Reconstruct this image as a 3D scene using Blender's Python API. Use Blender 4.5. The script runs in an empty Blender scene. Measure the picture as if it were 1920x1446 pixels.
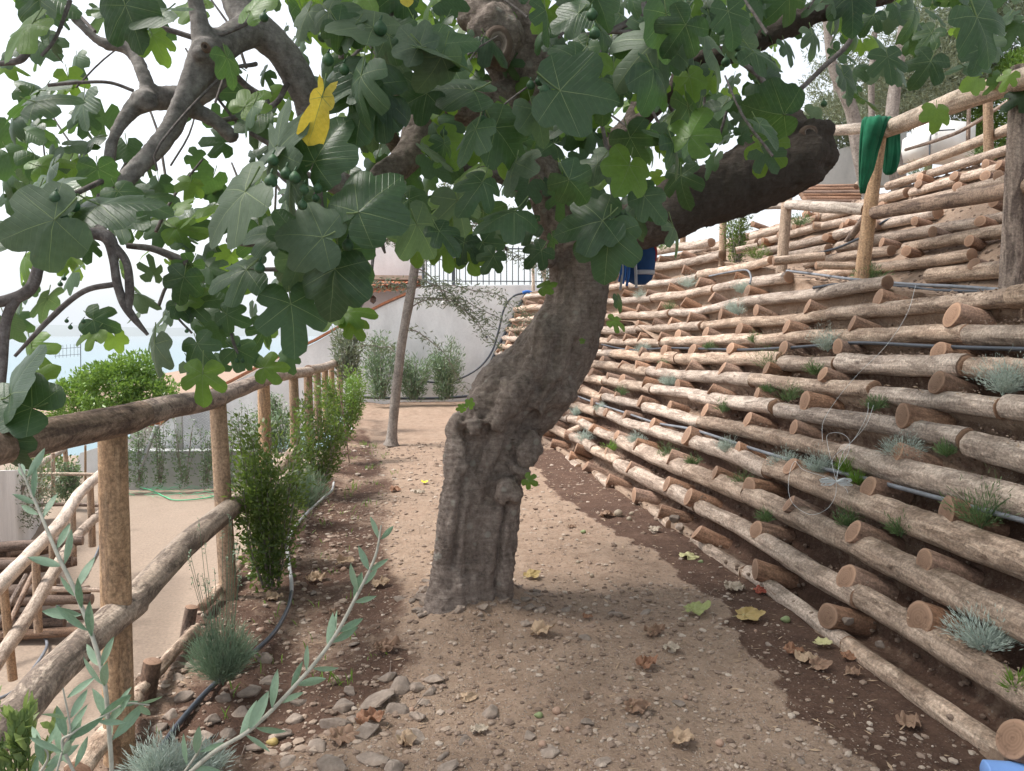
import bpy, bmesh, math, random
import numpy as np
from mathutils import Vector, Matrix, noise
R = random.Random(7)
scene = bpy.context.scene
C = scene.collection
# ------------------------------------------------------------------ camera
F = 1450.0
YAW = math.atan((960 - 770) / F)
PITCH = math.atan(103 / F)
H = 1.45
FW = Vector((math.sin(YAW) * math.cos(PITCH), math.cos(YAW) * math.cos(PITCH), -math.sin(PITCH)))
RT = Vector((math.cos(YAW), -math.sin(YAW), 0))
UP = RT.cross(FW)
CAM = Vector((0, 0, H))
cd = bpy.data.cameras.new('camera')
cam = bpy.data.objects.new('camera', cd)
C.objects.link(cam)
cam.matrix_world = Matrix(((RT.x, UP.x, -FW.x, 0), (RT.y, UP.y, -FW.y, 0), (RT.z, UP.z, -FW.z, H), (0, 0, 0, 1)))
cd.sensor_width = 36
cd.lens = 36 * F / 1920
cd.clip_start = 0.05
cd.clip_end = 60000
scene.camera = cam
# ------------------------------------------------------------------ sky, sun, exposure
SUN_AZ = math.radians(-84)      # from +Y towards +X (negative: towards the sea side)
SUN_EL = math.radians(58)
w = bpy.data.worlds.new('World')
scene.world = w
w.use_nodes = True
nt = w.node_tree
bg = nt.nodes['Background']
sky = nt.nodes.new('ShaderNodeTexSky')
sky.sky_type = 'NISHITA'
sky.sun_disc = False
sky.sun_elevation = SUN_EL
sky.sun_rotation = SUN_AZ
sky.air_density = 1.2
sky.dust_density = 2.0
sky.ozone_density = 1.0
hs = nt.nodes.new('ShaderNodeHueSaturation')
hs.inputs['Saturation'].default_value = 0.28
hs.inputs['Value'].default_value = 1.0
nt.links.new(sky.outputs[0], hs.inputs['Color'])
nt.links.new(hs.outputs[0], bg.inputs[0])
bg.inputs[1].default_value = 0.14
sd = bpy.data.lights.new('sun', 'SUN')
sd.energy = 2.9
sd.angle = math.radians(13)
sd.color = (1.0, 0.955, 0.90)
so = bpy.data.objects.new('sun', sd)
C.objects.link(so)
so.location = (-5, 5, 20)
sdir = Vector((math.sin(SUN_AZ) * math.cos(SUN_EL), math.cos(SUN_AZ) * math.cos(SUN_EL), math.sin(SUN_EL)))
so.rotation_euler = (-sdir).to_track_quat('-Z', 'Y').to_euler()
scene.view_settings.view_transform = 'Standard'
scene.view_settings.look = 'None'
scene.view_settings.exposure = 1.08
scene.view_settings.gamma = 1
scene.cycles.max_bounces = 6
scene.cycles.transparent_max_bounces = 4
scene.cycles.volume_bounces = 0

# ------------------------------------------------------------------ projection helpers (photo pixel -> place)
def ray(px, py):
    return FW + RT * ((px - 960) / F) - UP * ((py - 723) / F)
def P(px, py, Y):
    r = ray(px, py)
    return CAM + r * (Y / r.y)
def G(px, py, z=0.0):
    r = ray(px, py)
    return CAM + r * ((z - H) / r.z)
def proj(p):
    d = Vector(p) - CAM
    z = d.dot(FW)
    if z < 0.05:
        return (-9999, -9999, z)
    return (960 + F * d.dot(RT) / z, 723 - F * d.dot(UP) / z, z)
def sm(a, b, x):
    t = min(1, max(0, (x - a) / (b - a)))
    return t * t * (3 - 2 * t)
def nz(x, y, z=0.0):
    return noise.noise(Vector((x, y, z)))
def fbm(x, y, z=0.0, o=4):
    return noise.fractal(Vector((x, y, z)), 1.0, 2.0, o)

# ------------------------------------------------------------------ the bank
KN = [.25, 1.15, 2.2, 3.28, 4.32, 5.4, 6.42, 7.45, 8.55, 9.6, 11.0, 12.5, 14.0, 15.7, 17.2]
KL = [-.27] + [(KN[i] + KN[i - 1]) / 2 for i in range(1, len(KN))]
def drop(Y):
    return 0.155 * sm(3.0, 11.0, Y)
def bx0(Y):
    return 2.0 - 0.5 * sm(9, 17.5, Y)
def bdx(Y):
    return 0.142 - 0.067 * sm(9.5, 17.5, Y)
def bank(k, Y, off=0.0):      # off: outwards (towards the path / up)
    s = 1.0 / math.hypot(.142, .169)
    return Vector((bx0(Y) + bdx(Y) * k - off * .169 * s, Y, .08 + .169 * k - drop(Y) + off * .142 * s))
def Bk(px, py, off=0.0):
    r = ray(px, py)
    def f(Y):
        p = CAM + r * (Y / r.y)
        q = p
        k = (q.z - .08 + drop(Y) - off * .64) / .169
        return p.x - (bx0(Y) + bdx(Y) * k - off * .76)
    a, b = 1.5, 17.6
    fa = f(a)
    prev = a
    for i in range(1, 65):
        Y = a + (b - a) * i / 64
        if f(Y) * fa <= 0:
            lo, hi = prev, Y
            for _ in range(30):
                m = (lo + hi) / 2
                if f(m) * fa > 0: lo = m
                else: hi = m
            p = CAM + r * (lo / r.y)
            return p, (p.z - .08 + drop(lo) - off * .64) / .169, lo
        prev = Y
    return None
def terr(Y):                  # height of the terrace above the bank
    pts = [(1, 1.55), (3, 1.58), (4.25, 1.64), (5.2, 1.74), (6.0, 1.82), (7.3, 1.98), (7.9, 2.1), (9.7, 2.33), (10.8, 2.58), (12, 2.62), (16, 2.3), (19, 2.3)]
    for (a, za), (b, zb) in zip(pts, pts[1:]):
        if Y <= b:
            return za + (zb - za) * max(0, (Y - a)) / (b - a)
    return pts[-1][1]
def bank2(j, Y, off=0.0):
    zt = [1.84, 1.99, 2.155, 2.31, 2.49, 2.67, 2.85, 3.04, 3.22, 3.4, 3.58]
    i = max(0, min(len(zt) - 2, int(math.floor(j))))
    z = zt[i] + (zt[i + 1] - zt[i]) * (j - i)
    return Vector((3.95 + .2 * j - off * .66, Y, z + off * .75))
def zpath(x, y):
    b = -drop(y)
    dt = math.hypot(x - 0.33, y - 3.98)
    m = 0.08 * math.exp(-(dt / .38) ** 2) + .06 * math.exp(-(dt / .25) ** 4)
    l = -0.04 * math.exp(-((x + .55) / .22) ** 2) * sm(2, 3, y)
    e = 0
    if x < -1.12:
        e = -1.93 * min(1, (-1.12 - x) / .75)
    return b + m + l + e

# ------------------------------------------------------------------ object helpers
def tag(o, label=None, cat=None, group=None, kind=None):
    if label: o['label'] = label
    if cat: o['category'] = cat
    if group: o['group'] = group
    if kind: o['kind'] = kind
    return o
def empty(name, loc, label, cat, group=None):
    o = bpy.data.objects.new(name, None)
    o.empty_display_size = 0.1
    o.location = loc
    C.objects.link(o)
    return tag(o, label, cat, group)
def par(o, p):
    o.parent = p
    o.matrix_parent_inverse = Matrix.Translation(p.location).inverted()
    return o
class MB:
    def __init__(s):
        s.v = []; s.f = []; s.m = []; s.tc = []; s.uv = None
    def add(s, vs, fs, m=0, tc=None):
        b = len(s.v)
        s.v.extend([tuple(q) for q in vs])
        s.tc.extend([tuple(q) for q in (tc if tc is not None else vs)])
        s.f.extend([tuple(i + b for i in f) for f in fs])
        if isinstance(m, int): s.m.extend([m] * len(fs))
        else: s.m.extend(m)
    def build(s, name, mats, parent=None, smooth=True, origin=None, attr=None):
        me = bpy.data.meshes.new(name)
        vs = s.v
        if origin is not None:
            ox, oy, oz = origin
            vs = [(a - ox, b - oy, c - oz) for a, b, c in s.v]
        me.from_pydata(vs, [], s.f)
        for mt in (mats if isinstance(mats, (list, tuple)) else [mats]):
            me.materials.append(mt)
        if s.f:
            me.polygons.foreach_set('material_index', s.m)
            me.polygons.foreach_set('use_smooth', [smooth] * len(s.f))
        a = me.attributes.new('tc', 'FLOAT_VECTOR', 'POINT')
        a.data.foreach_set('vector', np.array(s.tc, dtype=np.float32).ravel())
        if attr is not None:
            for k, vals in attr.items():
                a = me.attributes.new(k, 'FLOAT', 'POINT')
                a.data.foreach_set('value', np.array(vals, dtype=np.float32))
        me.update()
        o = bpy.data.objects.new(name, me)
        C.objects.link(o)
        if origin is not None: o.location = origin
        if parent is not None: par(o, parent)
        return o
def crv(pts, n):            # Catmull-Rom resample of tuples
    pts = [np.array(p, dtype=float) for p in pts]
    if len(pts) == 2:
        return [pts[0] + (pts[1] - pts[0]) * i / n for i in range(n + 1)]
    P_ = [2 * pts[0] - pts[1]] + pts + [2 * pts[-1] - pts[-2]]
    L = [np.linalg.norm((pts[i + 1] - pts[i])[:3]) for i in range(len(pts) - 1)]
    T = sum(L); out = []
    for i in range(n + 1):
        d = T * i / n; k = 0
        while k < len(L) - 1 and d > L[k]: d -= L[k]; k += 1
        t = min(1, d / max(L[k], 1e-9))
        a, b, c, e = P_[k], P_[k + 1], P_[k + 2], P_[k + 3]
        q = .5 * ((2 * b) + (-a + c) * t + (2 * a - 5 * b + 4 * c - e) * t * t + (-a + 3 * b - 3 * c + e) * t ** 3)
        out.append(q)
    return out
def tube(mb, pts, n=10, cap=True, m=0, mcap=None, rough=0.0, nf=6.0, seed=0.0, sq=0.0, u0=0.0):
    """pts: list of (x,y,z,r)"""
    k = len(pts); ps = [Vector(p[:3]) for p in pts]
    vs = []; tc = []; u = u0
    ref = None
    for i in range(k):
        t = (ps[min(i + 1, k - 1)] - ps[max(i - 1, 0)]).normalized()
        if ref is None:
            ref = Vector((0, 0, 1)) if abs(t.z) < .9 else Vector((1, 0, 0))
        a = (ref - t * ref.dot(t)).normalized(); ref = a
        b = t.cross(a)
        if i: u += (ps[i] - ps[i - 1]).length
        r = pts[i][3]
        for j in range(n):
            th = 2 * math.pi * j / n
            c, s_ = math.cos(th), math.sin(th)
            rr = r
            if rough:
                rr *= 1 + rough * (nz(u * nf * .35 + seed, c * 1.3, s_ * 1.3) + .5 * nz(u * nf * 1.6 + seed, c * 3, s_ * 3))
            if sq:
                rr *= 1 - sq * (1 - max(abs(c), abs(s_))) * 1.5
            vs.append(ps[i] + a * (c * rr) + b * (s_ * rr))
            tc.append((u + seed, c * r, s_ * r))
    fs = []; ms = []
    for i in range(k - 1):
        for j in range(n):
            fs.append((i * n + j, i * n + (j + 1) % n, (i + 1) * n + (j + 1) % n, (i + 1) * n + j)); ms.append(m)
    mb.add(vs, fs, ms, tc)
    if cap:
        mc = m if mcap is None else mcap
        for e in (0, k - 1):
            ring = vs[e * n:(e + 1) * n]
            c0 = sum(ring, Vector()) / n
            t = (ps[1] - ps[0]).normalized() if e == 0 else (ps[-1] - ps[-2]).normalized()
            sgn = -1 if e == 0 else 1
            r = pts[e][3]
            inner = [c0 + (q - c0) * .93 + t * sgn * r * .05 for q in ring]
            tcr = [(e * 7 + seed, q[1], q[2]) for q in tc[e * n:(e + 1) * n]]
            vv = ring + inner + [c0 + t * sgn * r * .05]
            tt = tcr + [(a, b * .93, c_ * .93) for a, b, c_ in tcr] + [(e * 7 + seed, 0, 0)]
            ff = []
            for j in range(n):
                j2 = (j + 1) % n
                q = (j, j2, n + j2, n + j)
                tr = (n + j, n + j2, 2 * n)
                if sgn < 0: q = q[::-1]; tr = tr[::-1]
                ff += [q, tr]
            mb.add(vv, ff, mc, tt)
def pxtube(mb, pts, n=10, seg=None, **kw):
    """pts: (px,py,Y,rad_px)"""
    q = []
    for px, py, Y, r in pts:
        v = P(px, py, Y)
        q.append((v.x, v.y, v.z, r * Y / F))
    if seg is None: seg = max(4, len(pts) * 4)
    tube(mb, [tuple(a) for a in crv(q, seg)], n=n, **kw)
def box(mb, c, s, rot=None, m=0, bev=0.0):
    bm = bmesh.new()
    bmesh.ops.create_cube(bm, size=1)
    for v in bm.verts: v.co = Vector((v.co.x * s[0], v.co.y * s[1], v.co.z * s[2]))
    if bev: bmesh.ops.bevel(bm, geom=list(bm.edges), offset=bev, segments=2, affect='EDGES')
    M = Matrix.Translation(Vector(c)) @ (rot.to_4x4() if rot is not None else Matrix())
    mb.add([M @ v.co for v in bm.verts], [tuple(v.index for v in f.verts) for f in bm.faces] if not bm.verts.index_update() else [], m)
    bm.free()
_ICO = {}
def ico(sub):
    if sub not in _ICO:
        bm = bmesh.new(); bmesh.ops.create_icosphere(bm, subdivisions=sub, radius=1)
        bm.verts.index_update()
        _ICO[sub] = ([v.co.copy() for v in bm.verts], [tuple(v.index for v in f.verts) for f in bm.faces]); bm.free()
    return _ICO[sub]
def blob(mb, c, s, sub=2, rough=.15, nf=1.5, seed=0.0, m=0, rot=None, facet=0):
    vs, fs = ico(sub); out = []
    c = Vector(c)
    for v in vs:
        k = 1 + rough * nz(v.x * nf + seed, v.y * nf, v.z * nf) * 1.6
        q = Vector((v.x * s[0] * k, v.y * s[1] * k, v.z * s[2] * k))
        if rot is not None: q = rot @ q
        out.append(c + q)
    mb.add(out, fs, m)
def erot(x, y, z):
    from mathutils import Euler
    return Euler((x, y, z)).to_matrix()

# ------------------------------------------------------------------ materials
def M_(name):
    m = bpy.data.materials.new(name); m.use_nodes = True
    t = m.node_tree; b = t.nodes['Principled BSDF']
    return m, t, b
def nd(t, typ, ins=None, **kw):
    n = t.nodes.new(typ)
    for k, v in kw.items(): setattr(n, k, v)
    for k, v in (ins or {}).items():
        if hasattr(v, 'is_output') or isinstance(v, bpy.types.NodeSocket): t.links.new(v, n.inputs[k])
        else: n.inputs[k].default_value = v
    return n
def ramp(t, fac, stops):
    r = t.nodes.new('ShaderNodeValToRGB'); t.links.new(fac, r.inputs[0])
    e = r.color_ramp.elements
    while len(e) < len(stops): e.new(.5)
    for i, (p, c) in enumerate(stops):
        e[i].position = p; e[i].color = (c[0], c[1], c[2], 1) if not isinstance(c, (int, float)) else (c, c, c, 1)
    return r.outputs[0]
def mixc(t, f, a, b, mode='MIX'):
    n = t.nodes.new('ShaderNodeMix'); n.data_type = 'RGBA'; n.blend_type = mode
    for s, v in ((n.inputs[0], f), (n.inputs[6], a), (n.inputs[7], b)):
        if isinstance(v, bpy.types.NodeSocket): t.links.new(v, s)
        else: s.default_value = v if isinstance(v, (int, float)) else (v[0], v[1], v[2], 1)
    return n.outputs[2]
def noi(t, vec, scale, detail=5, rough=.6, dist=0):
    n = nd(t, 'ShaderNodeTexNoise', {'Scale': scale, 'Detail': detail, 'Roughness': rough, 'Distortion': dist})
    if vec is not None: t.links.new(vec, n.inputs['Vector'])
    return n.outputs['Fac']
def mapp(t, vec, sc):
    n = nd(t, 'ShaderNodeMapping'); n.inputs['Scale'].default_value = sc
    t.links.new(vec, n.inputs['Vector']); return n.outputs[0]
def math_(t, op, a, b=None):
    n = t.nodes.new('ShaderNodeMath'); n.operation = op
    for i, v in enumerate((a, b)):
        if v is None: continue
        if isinstance(v, bpy.types.NodeSocket): t.links.new(v, n.inputs[i])
        else: n.inputs[i].default_value = v
    return n.outputs[0]
def bump(t, b, h, strength=.5, dist=.01):
    n = nd(t, 'ShaderNodeBump', {'Strength': strength, 'Distance': dist, 'Height': h})
    t.links.new(n.outputs[0], b.inputs['Normal'])
def wood(name, lo, mid, hi, bark, barkt=.62, dirt=0.0, rough=.8):
    m, t, b = M_(name)
    at = nd(t, 'ShaderNodeAttribute', attribute_name='tc')
    oi = nd(t, 'ShaderNodeObjectInfo')
    sh = nd(t, 'ShaderNodeVectorMath', {0: at.outputs['Vector']}, operation='ADD')
    cx = nd(t, 'ShaderNodeCombineXYZ', {'X': math_(t, 'MULTIPLY', oi.outputs['Random'], 37.0)})
    t.links.new(cx.outputs[0], sh.inputs[1])
    v = sh.outputs[0]
    g = noi(t, mapp(t, v, (3.5, 42, 42)), 1.0, 6, .65, .3)
    g2 = noi(t, mapp(t, v, (2.5, 9, 9)), 1.0, 6, .7, .8)
    c = ramp(t, g, [(.25, lo), (.5, mid), (.75, hi)])
    c = mixc(t, ramp(t, g2, [(.35, 0), (.7, .5)]), c, hi)
    p = noi(t, mapp(t, v, (4.0, 16, 16)), 1.0, 7, .7, .6)
    pm = ramp(t, p, [(barkt - .03, 0), (barkt + .05, 1)])
    c = mixc(t, math_(t, 'MULTIPLY', pm, .75 if barkt < .525 else .42), c, bark)
    # hand-peeled ring nicks and knots
    k = nd(t, 'ShaderNodeTexVoronoi', {'Scale': 1.0}); t.links.new(mapp(t, v, (4.5, 9, 9)), k.inputs['Vector'])
    kk = ramp(t, k.outputs['Distance'], [(.05, 1), (.14, 0)])
    c = mixc(t, math_(t, 'MULTIPLY', kk, .7), c, (bark[0] * .8, bark[1] * .7, bark[2] * .7))
    if dirt:
        ge = nd(t, 'ShaderNodeNewGeometry'); sx = nd(t, 'ShaderNodeSeparateXYZ', {0: ge.outputs['Normal']})
        dn = noi(t, ge.outputs['Position'], 6.0, 6, .7)
        dm = math_(t, 'MULTIPLY', ramp(t, sx.outputs['Z'], [(.35, 0), (.9, 1)]), ramp(t, dn, [(.42, 0), (.6, 1)]))
        c = mixc(t, math_(t, 'MULTIPLY', dm, dirt), c, (.20, .14, .10))
    fn = noi(t, v, 70, 5, .75)
    c = mixc(t, .9, c, ramp(t, fn, [(.32, .28), (.5, .6), (.68, 1)]), 'MULTIPLY')
    c = mixc(t, 1.0, c, (1.5, 1.5, 1.5), 'MULTIPLY')
    hv = nd(t, 'ShaderNodeHueSaturation', {'Color': c})
    t.links.new(math_(t, 'ADD', math_(t, 'MULTIPLY', oi.outputs['Random'], .45), .78), hv.inputs['Value'])
    t.links.new(math_(t, 'SUBTRACT', 1.08, math_(t, 'MULTIPLY', math_(t, 'FRACT', math_(t, 'MULTIPLY', oi.outputs['Random'], 7.3)), .35)), hv.inputs['Saturation'])
    t.links.new(hv.outputs[0], b.inputs['Base Color'])
    b.inputs['Roughness'].default_value = rough
    b.inputs['Specular IOR Level'].default_value = .25
    h = math_(t, 'ADD', math_(t, 'ADD', math_(t, 'MULTIPLY', g, .6), math_(t, 'MULTIPLY', fn, .5)), math_(t, 'MULTIPLY', pm, -.5))
    bump(t, b, h, .8, .01)
    return m
LOGM = wood('peeled_log', (.15, .10, .075), (.385, .28, .21), (.62, .50, .40), (.12, .075, .05), .53, .95)
STUBM = wood('stub_wood', (.13, .07, .045), (.27, .15, .095), (.39, .24, .16), (.09, .05, .035), .56)
RAILM = wood('rail_wood', (.12, .085, .065), (.235, .165, .125), (.36, .27, .21), (.09, .06, .05), .52)
WARMRAIL = wood('warm_rail_wood', (.16, .11, .08), (.32, .235, .17), (.47, .37, .285), (.11, .075, .055), .52)
POSTM = wood('post_wood', (.17, .105, .065), (.33, .215, .135), (.45, .32, .215), (.11, .08, .065), .58)
PALEM = wood('pale_rail', (.22, .15, .11), (.44, .34, .26), (.60, .50, .41), (.15, .10, .07), .55)
OLDM = wood('old_log', (.06, .04, .03), (.13, .08, .055), (.2, .13, .09), (.04, .03, .025), .55)
def endgrain(name, a, b_):
    m, t, b = M_(name)
    at = nd(t, 'ShaderNodeAttribute', attribute_name='tc')
    sx = nd(t, 'ShaderNodeSeparateXYZ', {0: at.outputs['Vector']})
    cy = nd(t, 'ShaderNodeCombineXYZ', {'Y': sx.outputs['Y'], 'Z': sx.outputs['Z']})
    ln = nd(t, 'ShaderNodeVectorMath', {0: cy.outputs[0]}, operation='LENGTH')
    oi = nd(t, 'ShaderNodeObjectInfo')
    nn = noi(t, at.outputs['Vector'], 30, 4)
    rr = math_(t, 'ADD', math_(t, 'MULTIPLY', ln.outputs['Value'], 620), math_(t, 'MULTIPLY', nn, 5))
    s = math_(t, 'ADD', math_(t, 'MULTIPLY', math_(t, 'SINE', rr), .25), .5)
    c = mixc(t, s, a, b_)
    c = mixc(t, ramp(t, ln.outputs['Value'], [(.040, 0), (.050, .8)]), c, tuple(min(1, x * 1.25) for x in b_))
    c = mixc(t, ramp(t, ln.outputs['Value'], [(.055, 0), (.058, .9)]), c, (.11, .07, .05))
    c = mixc(t, ramp(t, noi(t, at.outputs['Vector'], 60, 5), [(.55, 0), (.75, .8)]), c, (a[0] * .5, a[1] * .45, a[2] * .4))
    hv = nd(t, 'ShaderNodeHueSaturation', {'Color': c})
    t.links.new(math_(t, 'ADD', math_(t, 'MULTIPLY', oi.outputs['Random'], .5), .72), hv.inputs['Value'])
    t.links.new(hv.outputs[0], b.inputs['Base Color'])
    b.inputs['Roughness'].default_value = .85
    bump(t, b, s, .3, .002)
    return m
ENDM = endgrain('sawn_end', (.20, .115, .072), (.285, .175, .115))
ENDD = endgrain('old_sawn_end', (.14, .10, .08), (.2, .15, .12))
def simple(name, col, rough=.7, var=.25, sc=20, bmp=0, metal=0, spec=.4, obj=True):
    m, t, b = M_(name)
    co = nd(t, 'ShaderNodeTexCoord').outputs['Object']
    n = noi(t, co, sc, 5, .6)
    c = ramp(t, n, [(.3, tuple(x * (1 - var) for x in col)), (.7, tuple(min(1, x * (1 + var)) for x in col))])
    t.links.new(c, b.inputs['Base Color'])
    b.inputs['Roughness'].default_value = rough; b.inputs['Metallic'].default_value = metal
    b.inputs['Specular IOR Level'].default_value = spec
    if bmp: bump(t, b, n, bmp, .01)
    return m
def barkm(name, cols, sc=(7, 7, 7), ring=0.0, lichen=0.0, attr=False, bs=.8):
    m, t, b = M_(name)
    co = nd(t, 'ShaderNodeAttribute', attribute_name='tc').outputs['Vector'] if attr else nd(t, 'ShaderNodeTexCoord').outputs['Object']
    n1 = noi(t, mapp(t, co, sc), 1.0, 8, .7, .4)
    n2 = noi(t, co, 38, 8, .75)
    n3 = noi(t, mapp(t, co, (7, 7, 85)), 1.0, 7, .75, .8)
    f = math_(t, 'ADD', math_(t, 'MULTIPLY', n1, .42), math_(t, 'MULTIPLY', n2, .58))
    c = ramp(t, f, [(.36, cols[0]), (.5, cols[1]), (.66, cols[2])])
    if ring:
        c = mixc(t, ramp(t, n3, [(.5, 0), (.72, ring)]), c, tuple(x * .45 for x in cols[1]))
    if lichen:
        vo = nd(t, 'ShaderNodeTexVoronoi', {'Scale': 9.0, 'Randomness': 1.0}); t.links.new(co, vo.inputs['Vector'])
        lm = ramp(t, math_(t, 'ADD', vo.outputs['Distance'], math_(t, 'MULTIPLY', n2, .3)), [(.27, 1), (.33, 0)])
        c = mixc(t, math_(t, 'MULTIPLY', lm, lichen), c, (.34, .33, .29))
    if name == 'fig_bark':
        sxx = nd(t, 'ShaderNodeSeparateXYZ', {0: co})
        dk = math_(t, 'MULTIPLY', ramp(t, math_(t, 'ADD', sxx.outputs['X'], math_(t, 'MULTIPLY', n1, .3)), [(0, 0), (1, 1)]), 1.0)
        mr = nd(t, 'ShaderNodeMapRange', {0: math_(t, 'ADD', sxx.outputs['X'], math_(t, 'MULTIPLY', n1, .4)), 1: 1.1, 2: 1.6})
        c = mixc(t, math_(t, 'MULTIPLY', mr.outputs[0], .85), c, (.045, .036, .03))  # right limb: crown shade painted over bark that is dark itself
    t.links.new(c, b.inputs['Base Color'])
    b.inputs['Roughness'].default_value = .9
    b.inputs['Specular IOR Level'].default_value = .2
    h = math_(t, 'ADD', math_(t, 'ADD', math_(t, 'MULTIPLY', n1, .5), math_(t, 'MULTIPLY', n2, .5)), math_(t, 'MULTIPLY', n3, .5 if ring else 0))
    bump(t, b, h, bs, .02)
    return m
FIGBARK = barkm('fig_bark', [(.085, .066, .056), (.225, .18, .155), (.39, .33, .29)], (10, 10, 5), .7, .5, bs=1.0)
SMOOTHBARK = barkm('smooth_fig_bark', [(.075, .068, .063), (.18, .163, .153), (.33, .305, .285)], (8, 8, 8), .5, .25, bs=.4)
TWIG = barkm('fig_twig', [(.05, .042, .04), (.13, .11, .105), (.27, .25, .24)], (9, 22, 22), 0, 0, True, .4)
OLBARK = barkm('olive_bark', [(.10, .085, .075), (.25, .215, .19), (.40, .36, .32)], (12, 12, 5), .3, .3)
def leafm(name, col, col2, trans, rough=.5, tw=.4, var=.35, veins=True, spec=.5):
    m, t, b = M_(name)
    at = nd(t, 'ShaderNodeAttribute', attribute_name='tc')       # leaf-local: x to the tip, y across, z random per leaf
    sx = nd(t, 'ShaderNodeSeparateXYZ', {0: at.outputs['Vector']})
    c = mixc(t, sx.outputs['Z'], col, col2)
    n = noi(t, at.outputs['Vector'], 9, 4, .6)
    c = mixc(t, ramp(t, n, [(.35, 0), (.75, var)]), c, tuple(x * 1.7 for x in col2))
    if veins and name != 'yellow_fig_leaf':
        bl = noi(t, at.outputs['Vector'], 3.2, 5, .7)
        c = mixc(t, ramp(t, bl, [(.66, 0), (.74, .55)]), c, (.16, .13, .05))
    if veins:
        a = math_(t, 'SUBTRACT', sx.outputs['X'], math_(t, 'MULTIPLY', math_(t, 'ABSOLUTE', sx.outputs['Y']), .75))
        fr = math_(t, 'FRACT', math_(t, 'MULTIPLY', a, 7.5))
        ln = ramp(t, fr, [(0, 1), (.09, 0), (.91, 0), (1, 1)])
        c = mixc(t, math_(t, 'MULTIPLY', ln, .2), c, (.16, .23, .09))
        bump(t, b, math_(t, 'ADD', math_(t, 'MULTIPLY', ln, -.6), math_(t, 'MULTIPLY', noi(t, at.outputs['Vector'], 25, 3), .5)), .35, .004)
    t.links.new(c, b.inputs['Base Color'])
    b.inputs['Roughness'].default_value = rough
    b.inputs['Specular IOR Level'].default_value = spec
    tr = nd(t, 'ShaderNodeBsdfTranslucent'); 
    tcn = mixc(t, .6, c, trans)
    t.links.new(tcn, tr.inputs['Color'])
    mx = nd(t, 'ShaderNodeMixShader', {0: tw})
    t.links.new(b.outputs[0], mx.inputs[1]); t.links.new(tr.outputs[0], mx.inputs[2])
    t.links.new(mx.outputs[0], t.nodes['Material Output'].inputs[0])
    return m
LF_DARK = leafm('fig_leaf', (.012, .034, .018), (.050, .098, .042), (.14, .28, .04), .42, .32, spec=.5)
LF_PALE = leafm('fig_leaf_underside', (.05, .085, .052), (.09, .13, .078), (.18, .30, .07), .6, .33)
LF_VEIN = leafm('leaf_vein', (.17, .235, .09), (.25, .31, .13), (.3, .4, .1), .5, .25, 0, False)
LF_YEL = leafm('yellow_fig_leaf', (.55, .42, .05), (.62, .5, .09), (.7, .5, .05), .5, .35)
LF_BRIGHT = leafm('young_and_backlit_leaf', (.06, .14, .025), (.12, .22, .04), (.30, .46, .05), .45, .5)  # sprouts, and far leaves with the backlight painted in as brighter green
LF_OLIVE = leafm('olive_leaf', (.10, .175, .10), (.23, .32, .22), (.2, .3, .12), .5, .2, .3, False)
LF_OLIVE_BG = leafm('olive_leaf_far', (.05, .07, .038), (.19, .22, .15), (.25, .3, .12), .5, .25, .5, False)
LF_OLEA = leafm('oleander_leaf', (.07, .12, .06), (.20, .27, .16), (.2, .32, .1), .45, .25, .4, False)
LF_HEDGE = leafm('hedge_leaf', (.022, .05, .015), (.10, .145, .035), (.25, .38, .05), .5, .35, .5, False)
LF_CITRUS = leafm('citrus_leaf', (.05, .11, .02), (.16, .27, .05), (.28, .42, .06), .4, .35, .5, False)
LF_SANT = leafm('santolina_leaf', (.27, .34, .30), (.47, .53, .47), (.3, .36, .26), .8, .2, .3, False)
LF_LAV = leafm('lavender_leaf', (.13, .20, .13), (.24, .32, .22), (.2, .3, .15), .8, .2, .3, False)
LF_ROSE = leafm('rosemary_leaf', (.05, .10, .04), (.13, .20, .08), (.2, .3, .08), .6, .25, .3, False)
LF_GRASS = leafm('grass_blade', (.07, .14, .02), (.15, .25, .045), (.3, .5, .06), .5, .35, .3, False)
FIGM = simple('green_fig', (.035, .085, .035), .55, .35, 40, .1)
DRY = []
for nm, cc in (('dry_leaf_brown', (.22, .135, .09)), ('dry_leaf_tan', (.34, .24, .16)), ('dry_leaf_rust', (.24, .12, .07)), ('dry_leaf_pale', (.34, .28, .22)), ('wilted_yellow_leaf', (.42, .39, .20)), ('wilted_ochre_leaf', (.32, .23, .09)), ('wilted_green_leaf', (.27, .29, .11)), ('dry_leaf_red', (.30, .07, .045))):
    DRY.append(leafm(nm, cc, tuple(x * 1.2 for x in cc), cc, .7, .15, .3))
ORANGE = simple('clay_tile', (.42, .17, .09), .8, .3, 12, .2)
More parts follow.
